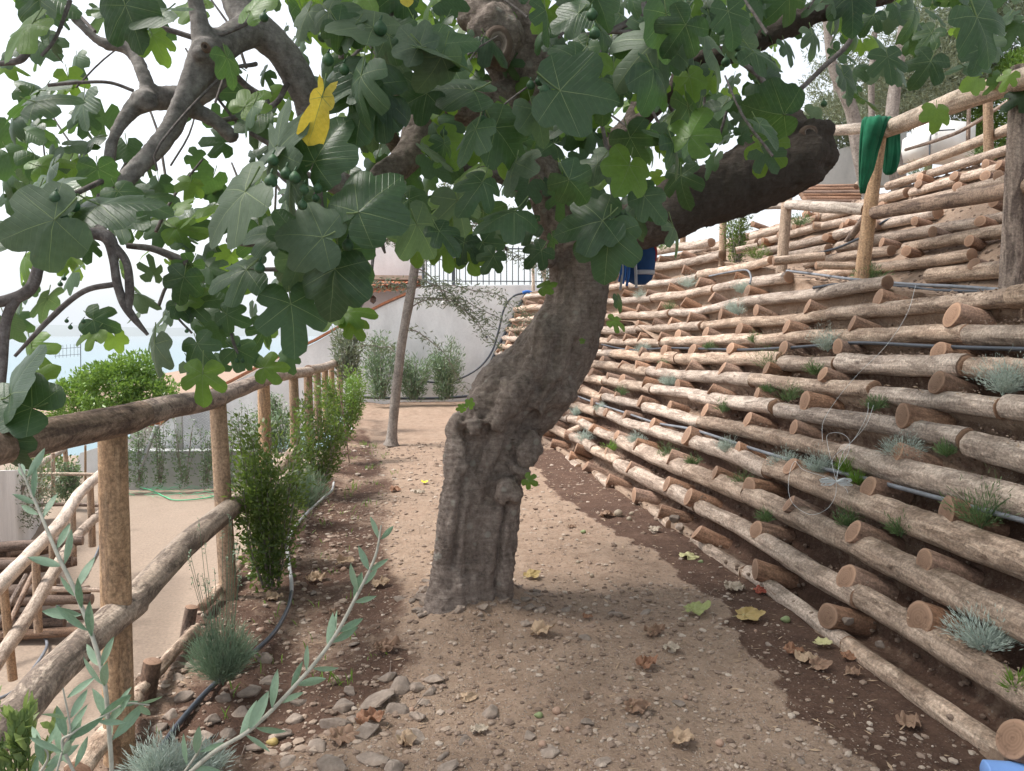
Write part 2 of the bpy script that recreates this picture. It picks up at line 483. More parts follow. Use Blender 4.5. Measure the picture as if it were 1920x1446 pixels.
def soilm(name):
    m, t, b = M_(name)
    ge = nd(t, 'ShaderNodeNewGeometry').outputs['Position']
    n1 = noi(t, ge, 1.3, 6, .6); n2 = noi(t, ge, 45, 8, .75); n3 = noi(t, ge, 7, 6, .7)
    f = math_(t, 'ADD', math_(t, 'MULTIPLY', n2, .55), math_(t, 'MULTIPLY', n3, .45))
    c = ramp(t, f, [(.32, (.15, .095, .066)), (.47, (.30, .21, .152)), (.6, (.385, .28, .21)), (.75, (.50, .395, .31))])
    c = mixc(t, ramp(t, n1, [(.4, 0), (.7, .35)]), c, (.32, .25, .19))
    n4 = noi(t, ge, 3.2, 7, .7, .6)
    c = mixc(t, ramp(t, n4, [(.5, 0), (.68, .28)]), c, (.17, .115, .082))
    vo = nd(t, 'ShaderNodeTexVoronoi', {'Scale': 75.0}); t.links.new(ge, vo.inputs['Vector'])
    pebc = nd(t, 'ShaderNodeSeparateColor', {0: vo.outputs['Color']})
    pm = math_(t, 'MULTIPLY', ramp(t, vo.outputs['Distance'], [(.22, 1), (.34, 0)]), ramp(t, pebc.outputs[0], [(.55, 0), (.6, 1)]))
    c = mixc(t, math_(t, 'MULTIPLY', pm, .65), c, (.44, .38, .33))
    wt = nd(t, 'ShaderNodeAttribute', attribute_name='wet_shade').outputs['Fac']  # damp soil on the path, plus painted shade in the bank recesses
    wn = noi(t, ge, 14, 5, .7)
    wf = ramp(t, math_(t, 'ADD', wt, math_(t, 'MULTIPLY', math_(t, 'SUBTRACT', wn, .5), .7)), [(.42, 0), (.62, 1)])
    wc = ramp(t, f, [(.35, (.055, .031, .023)), (.55, (.125, .075, .054)), (.75, (.21, .14, .105))])
    wc = mixc(t, math_(t, 'MULTIPLY', pm, .3), wc, (.30, .24, .2))
    c = mixc(t, wf, c, wc)
    t.links.new(c, b.inputs['Base Color'])
    b.inputs['Roughness'].default_value = .95; b.inputs['Specular IOR Level'].default_value = .15
    h = math_(t, 'ADD', math_(t, 'ADD', n2, math_(t, 'MULTIPLY', pm, .5)), n3)
    bump(t, b, h, .9, .018)
    return m
SOIL = soilm('soil')
YARDM = simple('pale_gravel', (.275, .212, .162), .95, .28, 30, .8)
for n_ in YARDM.node_tree.nodes:
    if n_.type == 'TEX_NOISE': n_.inputs['Detail'].default_value = 9; n_.inputs['Roughness'].default_value = .75
STONE = None
def stonem():
    m, t, b = M_('field_stone')
    co = nd(t, 'ShaderNodeTexCoord').outputs['Object']
    oi = nd(t, 'ShaderNodeObjectInfo').outputs['Random']
    n = noi(t, co, 25, 7, .7); n2 = noi(t, co, 6, 4)
    c = ramp(t, n, [(.3, (.15, .115, .09)), (.55, (.25, .20, .165)), (.75, (.36, .31, .27))])
    c = mixc(t, ramp(t, n2, [(.5, 0), (.7, .5)]), c, (.24, .17, .12))
    hv = nd(t, 'ShaderNodeHueSaturation', {'Color': c})
    t.links.new(math_(t, 'ADD', math_(t, 'MULTIPLY', oi, .5), .75), hv.inputs['Value'])
    t.links.new(hv.outputs[0], b.inputs['Base Color'])
    b.inputs['Roughness'].default_value = .9
    bump(t, b, n, .6, .01)
    return m
STONE = stonem()
def pebm():
    m, t, b = M_('gravel')
    at = nd(t, 'ShaderNodeAttribute', attribute_name='tc')
    sx = nd(t, 'ShaderNodeSeparateXYZ', {0: at.outputs['Vector']})
    c = ramp(t, sx.outputs['X'], [(0, (.13, .088, .064)), (.4, (.23, .165, .125)), (.8, (.32, .245, .19)), (1, (.41, .34, .28))])
    t.links.new(c, b.inputs['Base Color']); b.inputs['Roughness'].default_value = .9
    return m
PEB = pebm()
def concrete(name, c1, c2, sc=1.2):
    m, t, b = M_(name)
    ge = nd(t, 'ShaderNodeNewGeometry').outputs['Position']
    n = noi(t, mapp(t, ge, (1, 1, .45)), sc, 7, .65, .3); n2 = noi(t, ge, 18, 6, .7)
    c = ramp(t, n, [(.32, c1), (.62, c2)])
    c = mixc(t, ramp(t, n2, [(.5, 0), (.8, .25)]), c, tuple(x * .6 for x in c1))
    t.links.new(c, b.inputs['Base Color']); b.inputs['Roughness'].default_value = .9
    bump(t, b, n2, .25, .01)
    return m
PLASTER = concrete('weathered_plaster', (.60, .59, .585), (.84, .835, .83))
WHITEW = concrete('white_plaster', (.66, .65, .64), (.80, .79, .79))
GREYW = concrete('grey_concrete', (.30, .31, .31), (.46, .47, .46))
def brick():
    m, t, b = M_('red_brick')
    co = nd(t, 'ShaderNodeTexCoord').outputs['Object']
    sx = nd(t, 'ShaderNodeSeparateXYZ', {0: co})
    cx = nd(t, 'ShaderNodeCombineXYZ', {'X': math_(t, 'ADD', sx.outputs['X'], sx.outputs['Y']), 'Y': sx.outputs['Z']})
    br = nd(t, 'ShaderNodeTexBrick', {'Vector': cx.outputs[0], 'Scale': 1.0, 'Brick Width': .22, 'Row Height': .065, 'Mortar Size': .008, 'Color1': (.36, .13, .08, 1), 'Color2': (.45, .20, .13, 1), 'Mortar': (.5, .45, .4, 1)})
    t.links.new(br.outputs[0], b.inputs['Base Color']); b.inputs['Roughness'].default_value = .9
    return m
BRICK = brick()
PIPEB = simple('black_pipe', (.035, .042, .055), .38, .2, 15, 0, 0, .5)
PIPEG = simple('dusty_pipe', (.16, .17, .19), .5, .35, 9)
PIPEW = simple('grey_hose', (.42, .42, .42), .5, .3, 8)
IRON = simple('dark_iron', (.06, .07, .085), .5, .2, 10)
GREEN = simple('green_cloth', (.012, .125, .062), .95, .35, 6, .3)
BLUEC = simple('blue_cloth', (.012, .055, .17), .85, .3, 8, .3)
GREYC = simple('reflective_band', (.42, .42, .46), .5, .15, 10)
REDC = simple('red_trim', (.42, .04, .04), .8, .15, 10)
BLUEP = simple('blue_plastic', (.20, .36, .72), .5, .1, 10)
BLUER = simple('blue_rope', (.03, .13, .42), .7, .2, 20)
TWINE = simple('white_twine', (.62, .65, .66), .6, .1, 20)
YELP = simple('yellow_paper', (.85, .72, .02), .6, .1, 20)
NETG = simple('green_net', (.10, .42, .22), .7, .2, 10)
TANK = simple('white_plastic', (.72, .72, .70), .5, .08, 3)

# ------------------------------------------------------------------ ground sheets
def wetmask(x, y):
    p = proj((x, y, zpath(x, y)))
    return 0
WET_R = []                        # near edge of the watered strip under the bank, from the photo
for q in ((1720, 1500), (1620, 1430), (1480, 1330), (1450, 1270), (1395, 1210), (1345, 1130), (1300, 1090), (1210, 1020), (1130, 975), (1040, 910), (1015, 870), (1000, 845)):
    g = G(q[0], q[1]); WET_R.append((g.y, g.x))
WET_R.sort()
def interp(tab, y):
    if y <= tab[0][0]: return tab[0][1]
    for (a, u), (b, v) in zip(tab, tab[1:]):
        if y <= b: return u + (v - u) * (y - a) / max(1e-6, b - a)
    return tab[-1][1]
WET_L = []
for q in ((560, 1440), (700, 1330), (830, 1230), (780, 1120), (745, 1010), (760, 900), (730, 850), (700, 800), (690, 760)):
    g = G(q[0], q[1]); WET_L.append((g.y, g.x))
WET_L.sort()
def wetness(x, y):
    a = interp(WET_R, y) + .05 * nz(x * 2, y * 2.2, 3) + .05 * fbm(x * 6, y * 6, 3)
    r = sm(a - .06, a + .06, x)
    if y > 9.5: r *= sm(11, 9.5, y)
    b = interp(WET_L, y)
    l = sm(b + .12, b - .18, x) * (.62 + .35 * nz(x * 2.5, y * 1.5, 8)) * (1 if y < 12 else sm(16, 12, y))
    if y < 2.7: l *= .8
    return max(r, l * (1 if x > -1.15 else .4))
def sheet(name, xs, ys, zf, m, wf=None, kind='structure'):
    mb = MB(); vs = []; wt = []
    for y in ys:
        for x in xs:
            vs.append((x, y, zf(x, y))); wt.append(wf(x, y) if wf else 0)
    nx = len(xs)
    fs = [(j * nx + i, j * nx + i + 1, (j + 1) * nx + i + 1, (j + 1) * nx + i) for j in range(len(ys) - 1) for i in range(nx - 1)]
    mb.add(vs, fs)
    o = mb.build(name, m, attr={'wet_shade': wt})
    tag(o, kind=kind)
    return o
xs = list(np.arange(-1.95, 2.75, .03))
ys = [0.2]
while ys[-1] < 17.6: ys.append(ys[-1] + .022 + .004 * ys[-1])
def zp(x, y):
    z = zpath(x, y)
    if x > bx0(y) + .15: return z - .25
    a = 1 if x < -.35 else .45
    z += .013 * fbm(x * 3, y * 3, 0) + .006 * fbm(x * 17, y * 17, 4) * (1 + a) + (.02 * abs(nz(x * 7, y * 7, 9)) * sm(-.3, -.6, x)) 
    if x < -1.1: z += .06 * fbm(x * 5, y * 5, 2)
    return z
sheet('path', xs, ys, zp, SOIL, wetness)
YARD = -1.9
sheet('yard_ground', list(np.arange(-14, -1.2, .12)), list(np.arange(-1, 22, .12)), lambda x, y: YARD + .03 * fbm(x * 1.2, y * 1.2, 5) + .012 * fbm(x * 8, y * 8, 5), YARDM)
# earth of the bank behind the logs: recessed under every log, a step on top of it
mb = MB(); vs = []; wt = []
kk = list(np.arange(-1.2, 17.3, .125)); yy = list(np.arange(1.4, 17.7, .055))
def soil_off(k):
    n = 0
    for i in range(len(KL)):
        if KL[i] <= k + .12: n = i
    a = KL[n] - .12; c = (KL[n + 1] - .12) if n + 1 < len(KL) else a + 1
    u = (k - a) / (c - a)
    if u < 0: return -.02
    t = sm(.12, .5, u) * (1 - .35 * sm(.8, 1.0, u))
    return .012 - .135 * t
for y in yy:
    zt = terr(y)
    for k in kk:
        q = bank(k, y, soil_off(k) + .028 * fbm(k * 1.1, y * 4, 1) + .012 * fbm(k * 3, y * 18, 2))
        if q.z > zt - .02:
            kt = (zt - .02 - .08 + drop(y)) / .169
            ov = k - kt
            q = Vector((bank(kt, y, -.06).x + ov * .09, y, zt + .012 * fbm(q.x * 4, y * 4, 1)))
        vs.append(tuple(q)); wt.append(.62 + .3 * nz(k * .8, y * .9, 4) - .35 * sm(6, 11, k) - (.3 if soil_off(k) > -.03 else 0))  # dark earth; recesses under the logs darker still, shade put into the colour
nk = len(kk)
mb.add(vs, [(j * nk + i, j * nk + i + 1, (j + 1) * nk + i + 1, (j + 1) * nk + i) for j in range(len(yy) - 1) for i in range(nk - 1)])
tag(mb.build('bank_earth', SOIL, attr={'wet_shade': wt}), kind='structure')
def zterr(x, y):
    j = (x - 3.95) / .2
    zt = terr(y)
    z2 = bank2(min(j, 7.2), y).z - .05 if j > -.3 else -9
    if j > 7.2: z2 = bank2(7.2, y).z - .05 + (x - 5.4) * .12
    kt_ = (zt - .08 + drop(y)) / .169
    if x < bank(kt_, y).x + .12: return zt - 1.0
    return max(zt + .0, z2) + .03 * fbm(x * 3, y * 3, 6) + .012 * fbm(x * 11, y * 11, 6) - (.12 if x < 3.15 else 0) * sm(3.2, 3.0, x)
sheet('terrace', list(np.arange(3.15, 7.5, .05)) + list(np.arange(7.5, 22, .6)), list(np.arange(2.0, 13, .06)) + list(np.arange(13, 30, .5)), zterr, SOIL)
sheet('far_ground', [-9000, -3000, -800, -200, -60, -14.1], [-600, -100, 0, 20, 22, 60, 250], lambda x, y: -3.0 if x > -30 else (-9 if x > -100 else (-40 if x > -300 else -70)), SOIL)
m_, t_, b_ = M_('sea'); b_.inputs['Base Color'].default_value = (.15, .24, .27, 1); b_.inputs['Roughness'].default_value = .35
bump(t_, b_, noi(t_, nd(t_, 'ShaderNodeNewGeometry').outputs['Position'], .05, 4), .3, 1)
mb = MB(); mb.add([(-30000, -9000, -62), (30000, -9000, -62), (30000, 40000, -62), (-30000, 40000, -62)], [(0, 1, 2, 3)])
tag(mb.build('sea', m_), kind='structure')
mb = MB(); vs = []
for i in range(121):
    x = -9000 + i * 100
    h = 90 + 120 * abs(fbm(i * .05, 3, 1)) - 60 + 60 * sm(60, 100, i)
    vs += [(x, 9000, -62), (x, 9300, h), (x, 12000, -62)]
mb.add(vs, [(3 * i, 3 * i + 3, 3 * i + 4, 3 * i + 1) for i in range(120)] + [(3 * i + 1, 3 * i + 4, 3 * i + 5, 3 * i + 2) for i in range(120)])
tag(mb.build('hills', simple('far_hill', (.08, .12, .09), .9, .2, .002)), kind='structure')
# ------------------------------------------------------------------ numbering words for labels
ORD = ['zeroth', 'first', 'second', 'third', 'fourth', 'fifth', 'sixth', 'seventh', 'eighth', 'ninth', 'tenth', 'eleventh', 'twelfth', 'thirteenth', 'fourteenth', 'fifteenth', 'sixteenth', 'seventeenth', 'eighteenth', 'nineteenth', 'twentieth']
def ordn(n):
    if n <= 20: return ORD[n]
    return '%d%s' % (n, {1: 'st', 2: 'nd', 3: 'rd'}.get(n % 10, 'th') if n % 100 not in (11, 12, 13) else 'th')
# ------------------------------------------------------------------ logs laid along the bank
def nearest(tab, v):
    return min(range(len(tab)), key=lambda i: abs(tab[i] - v))
JO = [(1160, 875), (1278, 945), (1320, 943), (1590, 1112), (1290, 890), (1405, 940), (1310, 735), (1200, 725), (1447, 885), (1602, 842), (1823, 826), (1640, 735), (1207, 775), (1313, 795), (1480, 665), (1820, 690), (1465, 762), (1640, 1100), (1115, 848), (1060, 830), (1227, 490 + 70), (1272, 675), (1560, 700), (1550, 545 + 60), (1330, 600), (1815, 632), (1390, 575), (1700, 640), (1530, 720), (1430, 700), (1890, 760), (1240, 720), (1100, 690), (1140, 740)]
joints = {n: [] for n in range(len(KL))}
for j in JO:
    r = Bk(*j)
    if r:
        n = nearest([KL[i] - 0 for i in range(len(KL))], r[1] + .9 * (drop(r[2]) / .169) * 0 )
        joints[n].append(r[2])
YS = {10: 5.25, 11: 7.15, 12: 7.95, 13: 9.8, 14: 10.6}
YE = {11: 17.4, 12: 16.8, 13: 15.2, 14: 13.2}
rowlogs = {}
for n in range(len(KL)):
    y0 = YS.get(n, 1.75 + .1 * R.random()); y1 = YE.get(n, 17.42)
    cuts = [y0]
    js = sorted(set([j for j in joints[n] if y0 + .8 < j < y1 - .8]))
    for j in js:
        if j - cuts[-1] > .8: cuts.append(j)
    cuts.append(y1)
    full = [cuts[0]]
    for a, b in zip(cuts, cuts[1:]):
        m = max(1, round((b - a) / 2.5))
        for i in range(1, m + 1):
            full.append(a + (b - a) * (i + (R.uniform(-.15, .15) if i < m else 0)) / m)
    if n == 0:      # the lowest logs are half buried, with a gap near the middle
        full = [1.8, 3.2, 4.3, 5.15]
    rowlogs[n] = []
    for a, b in zip(full, full[1:]):
        r0 = R.uniform(.055, .073) * (1.0 if n < 5 else .93)
        if n == 0: r0 = .046
        r1 = r0 * R.uniform(.86, 1.05)
        if R.random() < .5: r0, r1 = r1, r0
        s = R.uniform(0, 90); k = max(6, int((b - a) / .06)); pts = []
        amp = .03
        for i in range(k + 1):
            t = i / k; y = a + .012 + (b - a - .024) * t
            q = bank(KL[n], y, .012 + .02 * nz(y * .9, n * 3.1, s) if n else -.02)
            pts.append((q.x + amp * nz(y * .8, s, 2), y, q.z + amp * 1.1 * nz(y * .7, s, 7), (r0 + (r1 - r0) * t) * (1 + .05 * nz(y * 2.2, s, 1))))
        mb = MB(); tube(mb, pts, 20, m=0, mcap=1, rough=.15, nf=9, seed=s)
        o = mb.build('log', [LOGM, ENDM], origin=pts[k // 2][:3])
        rowlogs[n].append((o, pts))
extra0 = []
for (p1, p2, rr) in (((1085, 878), (1066, 858), .05), ((1145, 912), (1122, 893), .05), ((1258, 985), (1222, 955), .045), ((1066, 812), (1100, 795), .05)):
    a = Bk(p1[0], p1[1]); b = Bk(p2[0], p2[1])
    if a and b:
        mb = MB(); A = tuple(a[0]); B = tuple(b[0])
        tube(mb, [tuple(np.array(A) * (1 - t) + np.array(B) * t) + (rr * (1 - .2 * t),) for t in np.linspace(0, 1, 7)], 14, mcap=1, rough=.08, seed=p1[0])
        o = mb.build('log', [LOGM, ENDM], origin=A)
        tag(o, 'short log butt at the foot of the log bank, %s from the right' % ordn(len(extra0) + 1), 'log', 'loose log butts at the bank foot')
        extra0.append(o)
for n, L in rowlogs.items():
    vis = [(o, pts) for o, pts in L if any(0 <= proj(q[:3])[0] <= 1920 and 0 <= proj(q[:3])[1] <= 1446 for q in pts)]
    vis.sort(key=lambda t: -min(1920, max(proj(q[:3])[0] for q in t[1])))
    for i, (o, pts) in enumerate(vis):
        if n == 0: lb = 'half-buried dirty log at the bank foot, %s from the right' % ordn(i + 1)
        else: lb = 'peeled log in the %s row up the lower bank, %s from the right' % (ordn(n), ordn(i + 1))
        tag(o, lb, 'log', 'logs laid along the lower bank')
    for o, pts in L:
        if not any(o is v[0] for v in vis): bpy.data.objects.remove(o)
# ------------------------------------------------------------------ stubs (cross logs) sticking out between the rows
ST = [(1525, 747), (1717, 774), (1502, 795), (1701, 842), (1500, 872), (1650, 907), (1501, 940), (1797, 952), (1626, 991), (1759, 1044), (1600, 1078), (1435, 990), (1563, 1152), (1741, 1153), (1938, 1372), (1655, 557), (1524, 571), (1810, 582), (1490, 607), (1612, 602), (1480, 647), (1587, 642), (1770, 655), (1452, 682), (1562, 695), (1775, 710), (1240, 485), (1282, 475), (1287, 502), (1235, 515), (1220, 550), (1262, 535), (1315, 525), (1385, 517), (1410, 542), (1245, 572), (1290, 562), (1342, 552), (1430, 577), (1170, 580), (1205, 575), (1200, 607), (1232, 600), (1262, 600), (1305, 590), (1360, 585), (1145, 635), (1177, 632), (1206, 630), (1245, 630), (1277, 625), (1332, 620), (1397, 612), (1132, 655), (1177, 655), (1210, 657), (1257, 652), (1307, 652), (1385, 647), (1170, 682), (1197, 685), (1242, 685), (1300, 682), (1362, 687), (1145, 707), (1172, 710), (1217, 715), (1095, 727), (1132, 732), (1157, 742), (1207, 752), (1260, 760), (1275, 722), (1345, 725), (1430, 735), (1330, 765), (1417, 782), (1140, 774), (1180, 775), (1236, 790), (1300, 815), (1390, 842), (1090, 787), (1117, 802), (1162, 815), (1202, 832), (1267, 855), (1355, 885), (1420, 910), (1067, 815), (1095, 832), (1137, 850), (1190, 875), (1257, 907), (1307, 930), (1040, 832), (1070, 860), (1100, 880), (1147, 900), (1190, 932), (1245, 960), (1322, 995), (1432, 1065)]
BIG = {(1810, 582): 1.25, (1655, 557): 1.15, (1741, 1153): 1.3, (1797, 952): 1.1, (1701, 842): 1.05, (1300, 815): 1.3, (1345, 900): 1.1, (1287, 562): 1.2, (1563, 1152): 1.05}
stubs = {n: [] for n in range(len(KN))}
for s in ST:
    r = Bk(s[0], s[1], .05)
    if r: stubs[nearest(KN, r[1])].append((r[2], r[1], BIG.get(s, 1)))
for n in range(len(KN)):
    ysn = sorted(y for y, _, _ in stubs[n])
    lo = YS.get(n + 1, 1.9) if n >= 9 else 2.0
    last = max(ysn) if ysn else lo
    y = last + .85
    while y < (16.9 if n < 12 else 15):
        if terr(y) > bank(KN[n], y).z: stubs[n].append((y + R.uniform(-.1, .1), KN[n], 1))
        y += .85
    first = min(ysn) if ysn else lo
    y = first - .9
    while y > lo:
        stubs[n].append((y, KN[n], 1)); y -= .9
PROTO = []
for i in range(14):
    mb = MB(); s = R.uniform(0, 99)
    rr = 1.0
    bx = R.uniform(-.06, .06)
    pts = [(-.0 + .42 * t, bx * t * .2, 0, rr * (.058 + .008 * t * (R.random() - .3))) for t in np.linspace(0, 1, 8)]
    tube(mb, pts, 20, m=0, mcap=1, rough=.07, nf=6, seed=s)
    # slanted, slightly rough cut
    sk = R.uniform(-.25, .25); sk2 = R.uniform(-.15, .15)
    mb.v = [(x + (sk * y + sk2 * z) * max(0, 1 - x / .2), y, z) for x, y, z in mb.v]
    o = mb.build('log_stub', [STUBM, ENDM]); PROTO.append(o.data); bpy.data.objects.remove(o)
made = {n: [] for n in range(len(KN))}
for n in range(len(KN)):
    for (y, k, big) in stubs[n]:
        kk_ = KN[n] + (max(-.3, min(.3, (k - KN[n]) * .6)) if k != KN[n] else R.uniform(-.08, .08))
        q = bank(kk_, y) + Vector((-.075 - R.uniform(0, .05), 0, .012))
        pr = proj(q)
        if not (-60 < pr[0] < 1990 and -50 < pr[1] < 1500): continue
        o = bpy.data.objects.new('log_stub', R.choice(PROTO)); C.objects.link(o)
        sc = R.uniform(.92, 1.22) * big * (1.0 if y < 11 else .9)
        o.scale = (1, sc, sc)
        o.rotation_euler = (R.uniform(0, 6.28), math.radians(R.uniform(14, 28)), math.radians(R.uniform(-14, 4)))
        o.location = q
        made[n].append((o, pr[0]))
for n, L in made.items():
    L.sort(key=lambda t: -t[1])
    for i, (o, px) in enumerate(L):
        tag(o, 'sawn stub jutting from the lower bank, %s line of stubs up, %s from the right' % (ordn(n + 1), ordn(i + 1)), 'log stub', 'log stubs jutting from the lower bank')
# ------------------------------------------------------------------ upper bank
up = []
for j in range(8):
    y = 3.3 + R.uniform(0, .8); lim = [12, 12, 12, 12, 15.5, 15, 14, 8.2][j]
    while y < lim:
        L = R.uniform(1.3, 2.6); yb = min(lim, y + L); s = R.uniform(0, 99)
        r0 = R.uniform(.045, .062)
        ym = (y + yb) / 2
        if bank2(j, ym).z > terr(ym) + .03:
            pts = [];
            for t in np.linspace(0, 1, 14):
                yy_ = y + (yb - y) * t
                q = bank2(j, yy_, .03)
                pts.append((q.x + .05 * nz(yy_ * .6, s, 3) + (yb - yy_) * .01, yy_, q.z + .03 * nz(yy_ * .6, s, 7) , r0 * (1 + .08 * nz(yy_, s))))
            mb = MB(); tube(mb, pts, 12, mcap=1, rough=.08, seed=s)
            o = mb.build('log', [LOGM, ENDM], origin=pts[7][:3]); pr = proj(pts[7][:3]); pe = proj(pts[0][:3])
            if (-50 < pe[0] and pr[0] < 1980 and pr[1] > 100): up.append((j, o, pr[0]))
            else: bpy.data.objects.remove(o)
        y = yb + R.uniform(.0, .35)
for j in range(10):
    L = sorted([u for u in up if u[0] == j], key=lambda u: -u[2])
    for i, (_, o, _) in enumerate(L):
        tag(o, 'thin log in the %s row of the upper bank, %s from the right' % (ordn(j + 1), ordn(i + 1)), 'log', 'logs laid along the upper bank')
S2 = [(1880, 378), (1835, 452), (1715, 471), (1765, 435), (1730, 415), (1855, 415), (1668, 455), (1845, 495), (1863, 330), (1803, 330), (1863, 308), (1810, 350), (1735, 345), (1738, 333), (1888, 310), (1888, 330), (1540, 480), (1560, 445), (1655, 300 + 120), (1590, 425), (1600, 417), (1500, 425), (1535, 410), (1470, 440), (1440, 452), (1400, 445), (1420, 420), (1390, 470), (1455, 395), (1520, 400), (1665, 385), (1620, 440)]
s2 = []
for (px, py) in S2:
    r_ = ray(px, py)
    best = None
    for Y in np.arange(3.5, 15, .03):
        p = CAM + r_ * (Y / r_.y); j = (p.x - 3.95) / .2
        if -.4 < j < 7.6 and p.z < bank2(max(0, min(9.9, j)), Y).z + .06: best = p; break
    if best is None: continue
    o = bpy.data.objects.new('log_stub', R.choice(PROTO)); C.objects.link(o)
    sc = R.uniform(.7, .85); o.scale = (.8, sc, sc)
    o.rotation_euler = (R.uniform(0, 6), math.radians(12), math.radians(R.uniform(-5, 25))); o.location = best + Vector((-.08, 0, 0)); s2.append((o, px))
s2.sort(key=lambda t: -t[1])
for i, (o, px) in enumerate(s2):
    tag(o, 'sawn log stub on the upper bank behind the fence, %s from the right edge' % ordn(i + 1), 'log stub', 'log stubs of the upper bank')
# pile of cut poles on top, behind the fence
for i in range(7):
    a = P(1495 + i * 3, 352 + i * 5.5, 10.8 - i * .12); b = P(1612, 350 + i * 6, 11.0 - i * .12); s = i * 7.0
    mb = MB(); tube(mb, [(a.x + (b.x - a.x) * t, a.y + (b.y - a.y) * t, a.z + (b.z - a.z) * t, .042) for t in np.linspace(0, 1, 8)], 12, mcap=1, rough=.05, seed=s)
    tag(mb.build('pole', [STUBM, ENDM], origin=tuple(a)), 'cut pole in the neat pile behind the green cloth, %s from the top' % ordn(i + 1), 'pole', 'piled cut poles')
for i, (ax, ay, bx_, by_, Y) in enumerate([(1535, 405, 1600, 400, 9.2), (1560, 412, 1612, 408, 9.0), (1575, 420, 1618, 413, 8.9), (1525, 423, 1590, 425, 8.9), (1450, 490, 1545, 481, 7.2), (1530, 498, 1690, 500, 6.6), (1640, 318, 1605, 350, 10.5), (1380, 470, 1420, 462, 9.3)]):
    a = P(ax, ay, Y); b = P(bx_, by_, Y - .1)
    mb = MB(); tube(mb, [(a.x + (b.x - a.x) * t, a.y + (b.y - a.y) * t, a.z + (b.z - a.z) * t, .045 if i != 5 else .035) for t in np.linspace(0, 1, 8)], 12, mcap=1, rough=.06, seed=i * 9.)
    lb = ['short peeled log on the loose heap left of the cloth post, topmost', 'short peeled log second from top of the loose heap', 'short peeled log with its end against the cloth post', 'short peeled log lowest in the loose heap', 'pale log lying on the terrace just right of the third fence post', 'long thin pale pole lying on the terrace behind the cloth post', 'light plank leaning above the pole pile by the grey wall', 'short log behind the leafy bush on the upper bank'][i]
    tag(mb.build('log', [LOGM, ENDM], origin=tuple(a)), lb, 'log')
# ------------------------------------------------------------------ rustic fences
def post(px0, py0, px1, py1, Y, wpx, m, parent=None, label=None, Y1=None, name='post', sq=.06):
    a = P(px0, py0, Y); b = P(px1, py1, Y1 or Y); r = wpx * .5 * Y / F
    s = R.uniform(0, 99); mb = MB()
    tube(mb, [tuple(a.lerp(b, t)) + (r * (1.04 - .1 * t) ,) for t in np.linspace(0, 1, 16)], 16, mcap=1, rough=.05, seed=s, sq=sq)
    o = mb.build(name, [m, ENDM], parent=parent)
    if label: o['label'] = label
    return o
def rail(pts, m, parent=None, name='rail', n=18, seg=None, rough=.07, label=None):
    q = []
    for px, py, Y, wpx in pts:
        v = P(px, py, Y); q.append((v.x, v.y, v.z, wpx * .5 * Y / F))
    mb = MB(); s = R.uniform(0, 99)
    tube(mb, [tuple(a) for a in crv(q, seg or len(pts) * 8)], n, mcap=1, rough=rough, nf=7, seed=s)
    o = mb.build(name, [m, ENDM], parent=parent)
    if label: o['label'] = label
    return o
f1 = empty('rustic_fence', tuple(G(225, 1420, 0)), 'rustic wooden fence of peeled posts and bark-covered rails along the left edge of the path', 'fence')
for (a, b, c, d, Y, w_) in [(224, 1425, 211, 800, 2.64, 52), (429, 1125, 408, 750, 4.3, 31), (502, 985, 494, 722, 6.0, 23), (556, 900, 550, 703, 7.6, 18), (582, 865, 577, 695, 8.8, 16), (598, 830, 594, 692, 10.2, 14), (612, 810, 609, 688, 11.6, 12), (624, 795, 621, 682, 12.9, 11), (638, 780, 636, 672, 14.2, 11)]:
    post(a, b, c, d, Y, w_, POSTM, f1)
rail([(-70, 848, 1.75, 74), (0, 836, 1.9, 66), (110, 812, 2.2, 62), (235, 787, 2.62, 55), (262, 778, 2.8, 50)], RAILM, f1, seg=40)
rail([(240, 784, 2.68, 50), (320, 763, 3.3, 42), (400, 748, 4.2, 37), (440, 733, 4.9, 30), (505, 708, 6.1, 26)], RAILM, f1, seg=40)
rail([(500, 709, 6.05, 24), (540, 702, 7.3, 21), (580, 697, 8.8, 18)], PALEM, f1)
rail([(578, 694, 8.8, 18), (610, 688, 11, 15), (643, 674, 14.4, 12)], PALEM, f1)
rail([(-60, 1420, 1.72, 80), (20, 1352, 1.88, 70), (100, 1262, 2.15, 63), (200, 1170, 2.55, 57), (250, 1130, 2.75, 56)], WARMRAIL, f1, seg=40)
rail([(245, 1132, 2.74, 54), (300, 1072, 3.05, 48), (350, 1020, 3.5, 45), (430, 955, 4.25, 37), (478, 915, 4.9, 30)], WARMRAIL, f1, seg=40)
rail([(470, 918, 4.8, 30), (520, 880, 6.3, 24), (560, 835, 8, 18)], WARMRAIL, f1)
# upper terrace fence
f2 = empty('rustic_fence', tuple(P(1890, 560, 4.25)), 'rustic wooden fence with thick pale top rail along the terrace above the log bank', 'fence')
post(1893, 575, 1915, 125, 4.25, 42, RAILM, f2)
post(1612, 545, 1652, 232, 6.0, 27, POSTM, f2)
post(1464, 522, 1479, 330, 7.8, 21, POSTM, f2)
post(1354, 500, 1357, 380, 9.9, 14, POSTM, f2)
post(1280, 462, 1283, 350, 12.0, 11, POSTM, f2)
rail([(1990, 118, 3.75, 50), (1915, 150, 4.2, 46), (1800, 188, 4.8, 44), (1690, 232, 5.7, 34), (1650, 246, 6.05, 32)], PALEM, f2, seg=40)
rail([(1690, 238, 5.9, 22), (1600, 242, 6.4, 21), (1500, 255, 7.6, 17), (1400, 300, 9, 14)], PALEM, f2)
rail([(1980, 335, 3.95, 36), (1895, 357, 4.35, 34), (1760, 380, 5.1, 30), (1635, 400, 6.0, 26)], RAILM, f2)
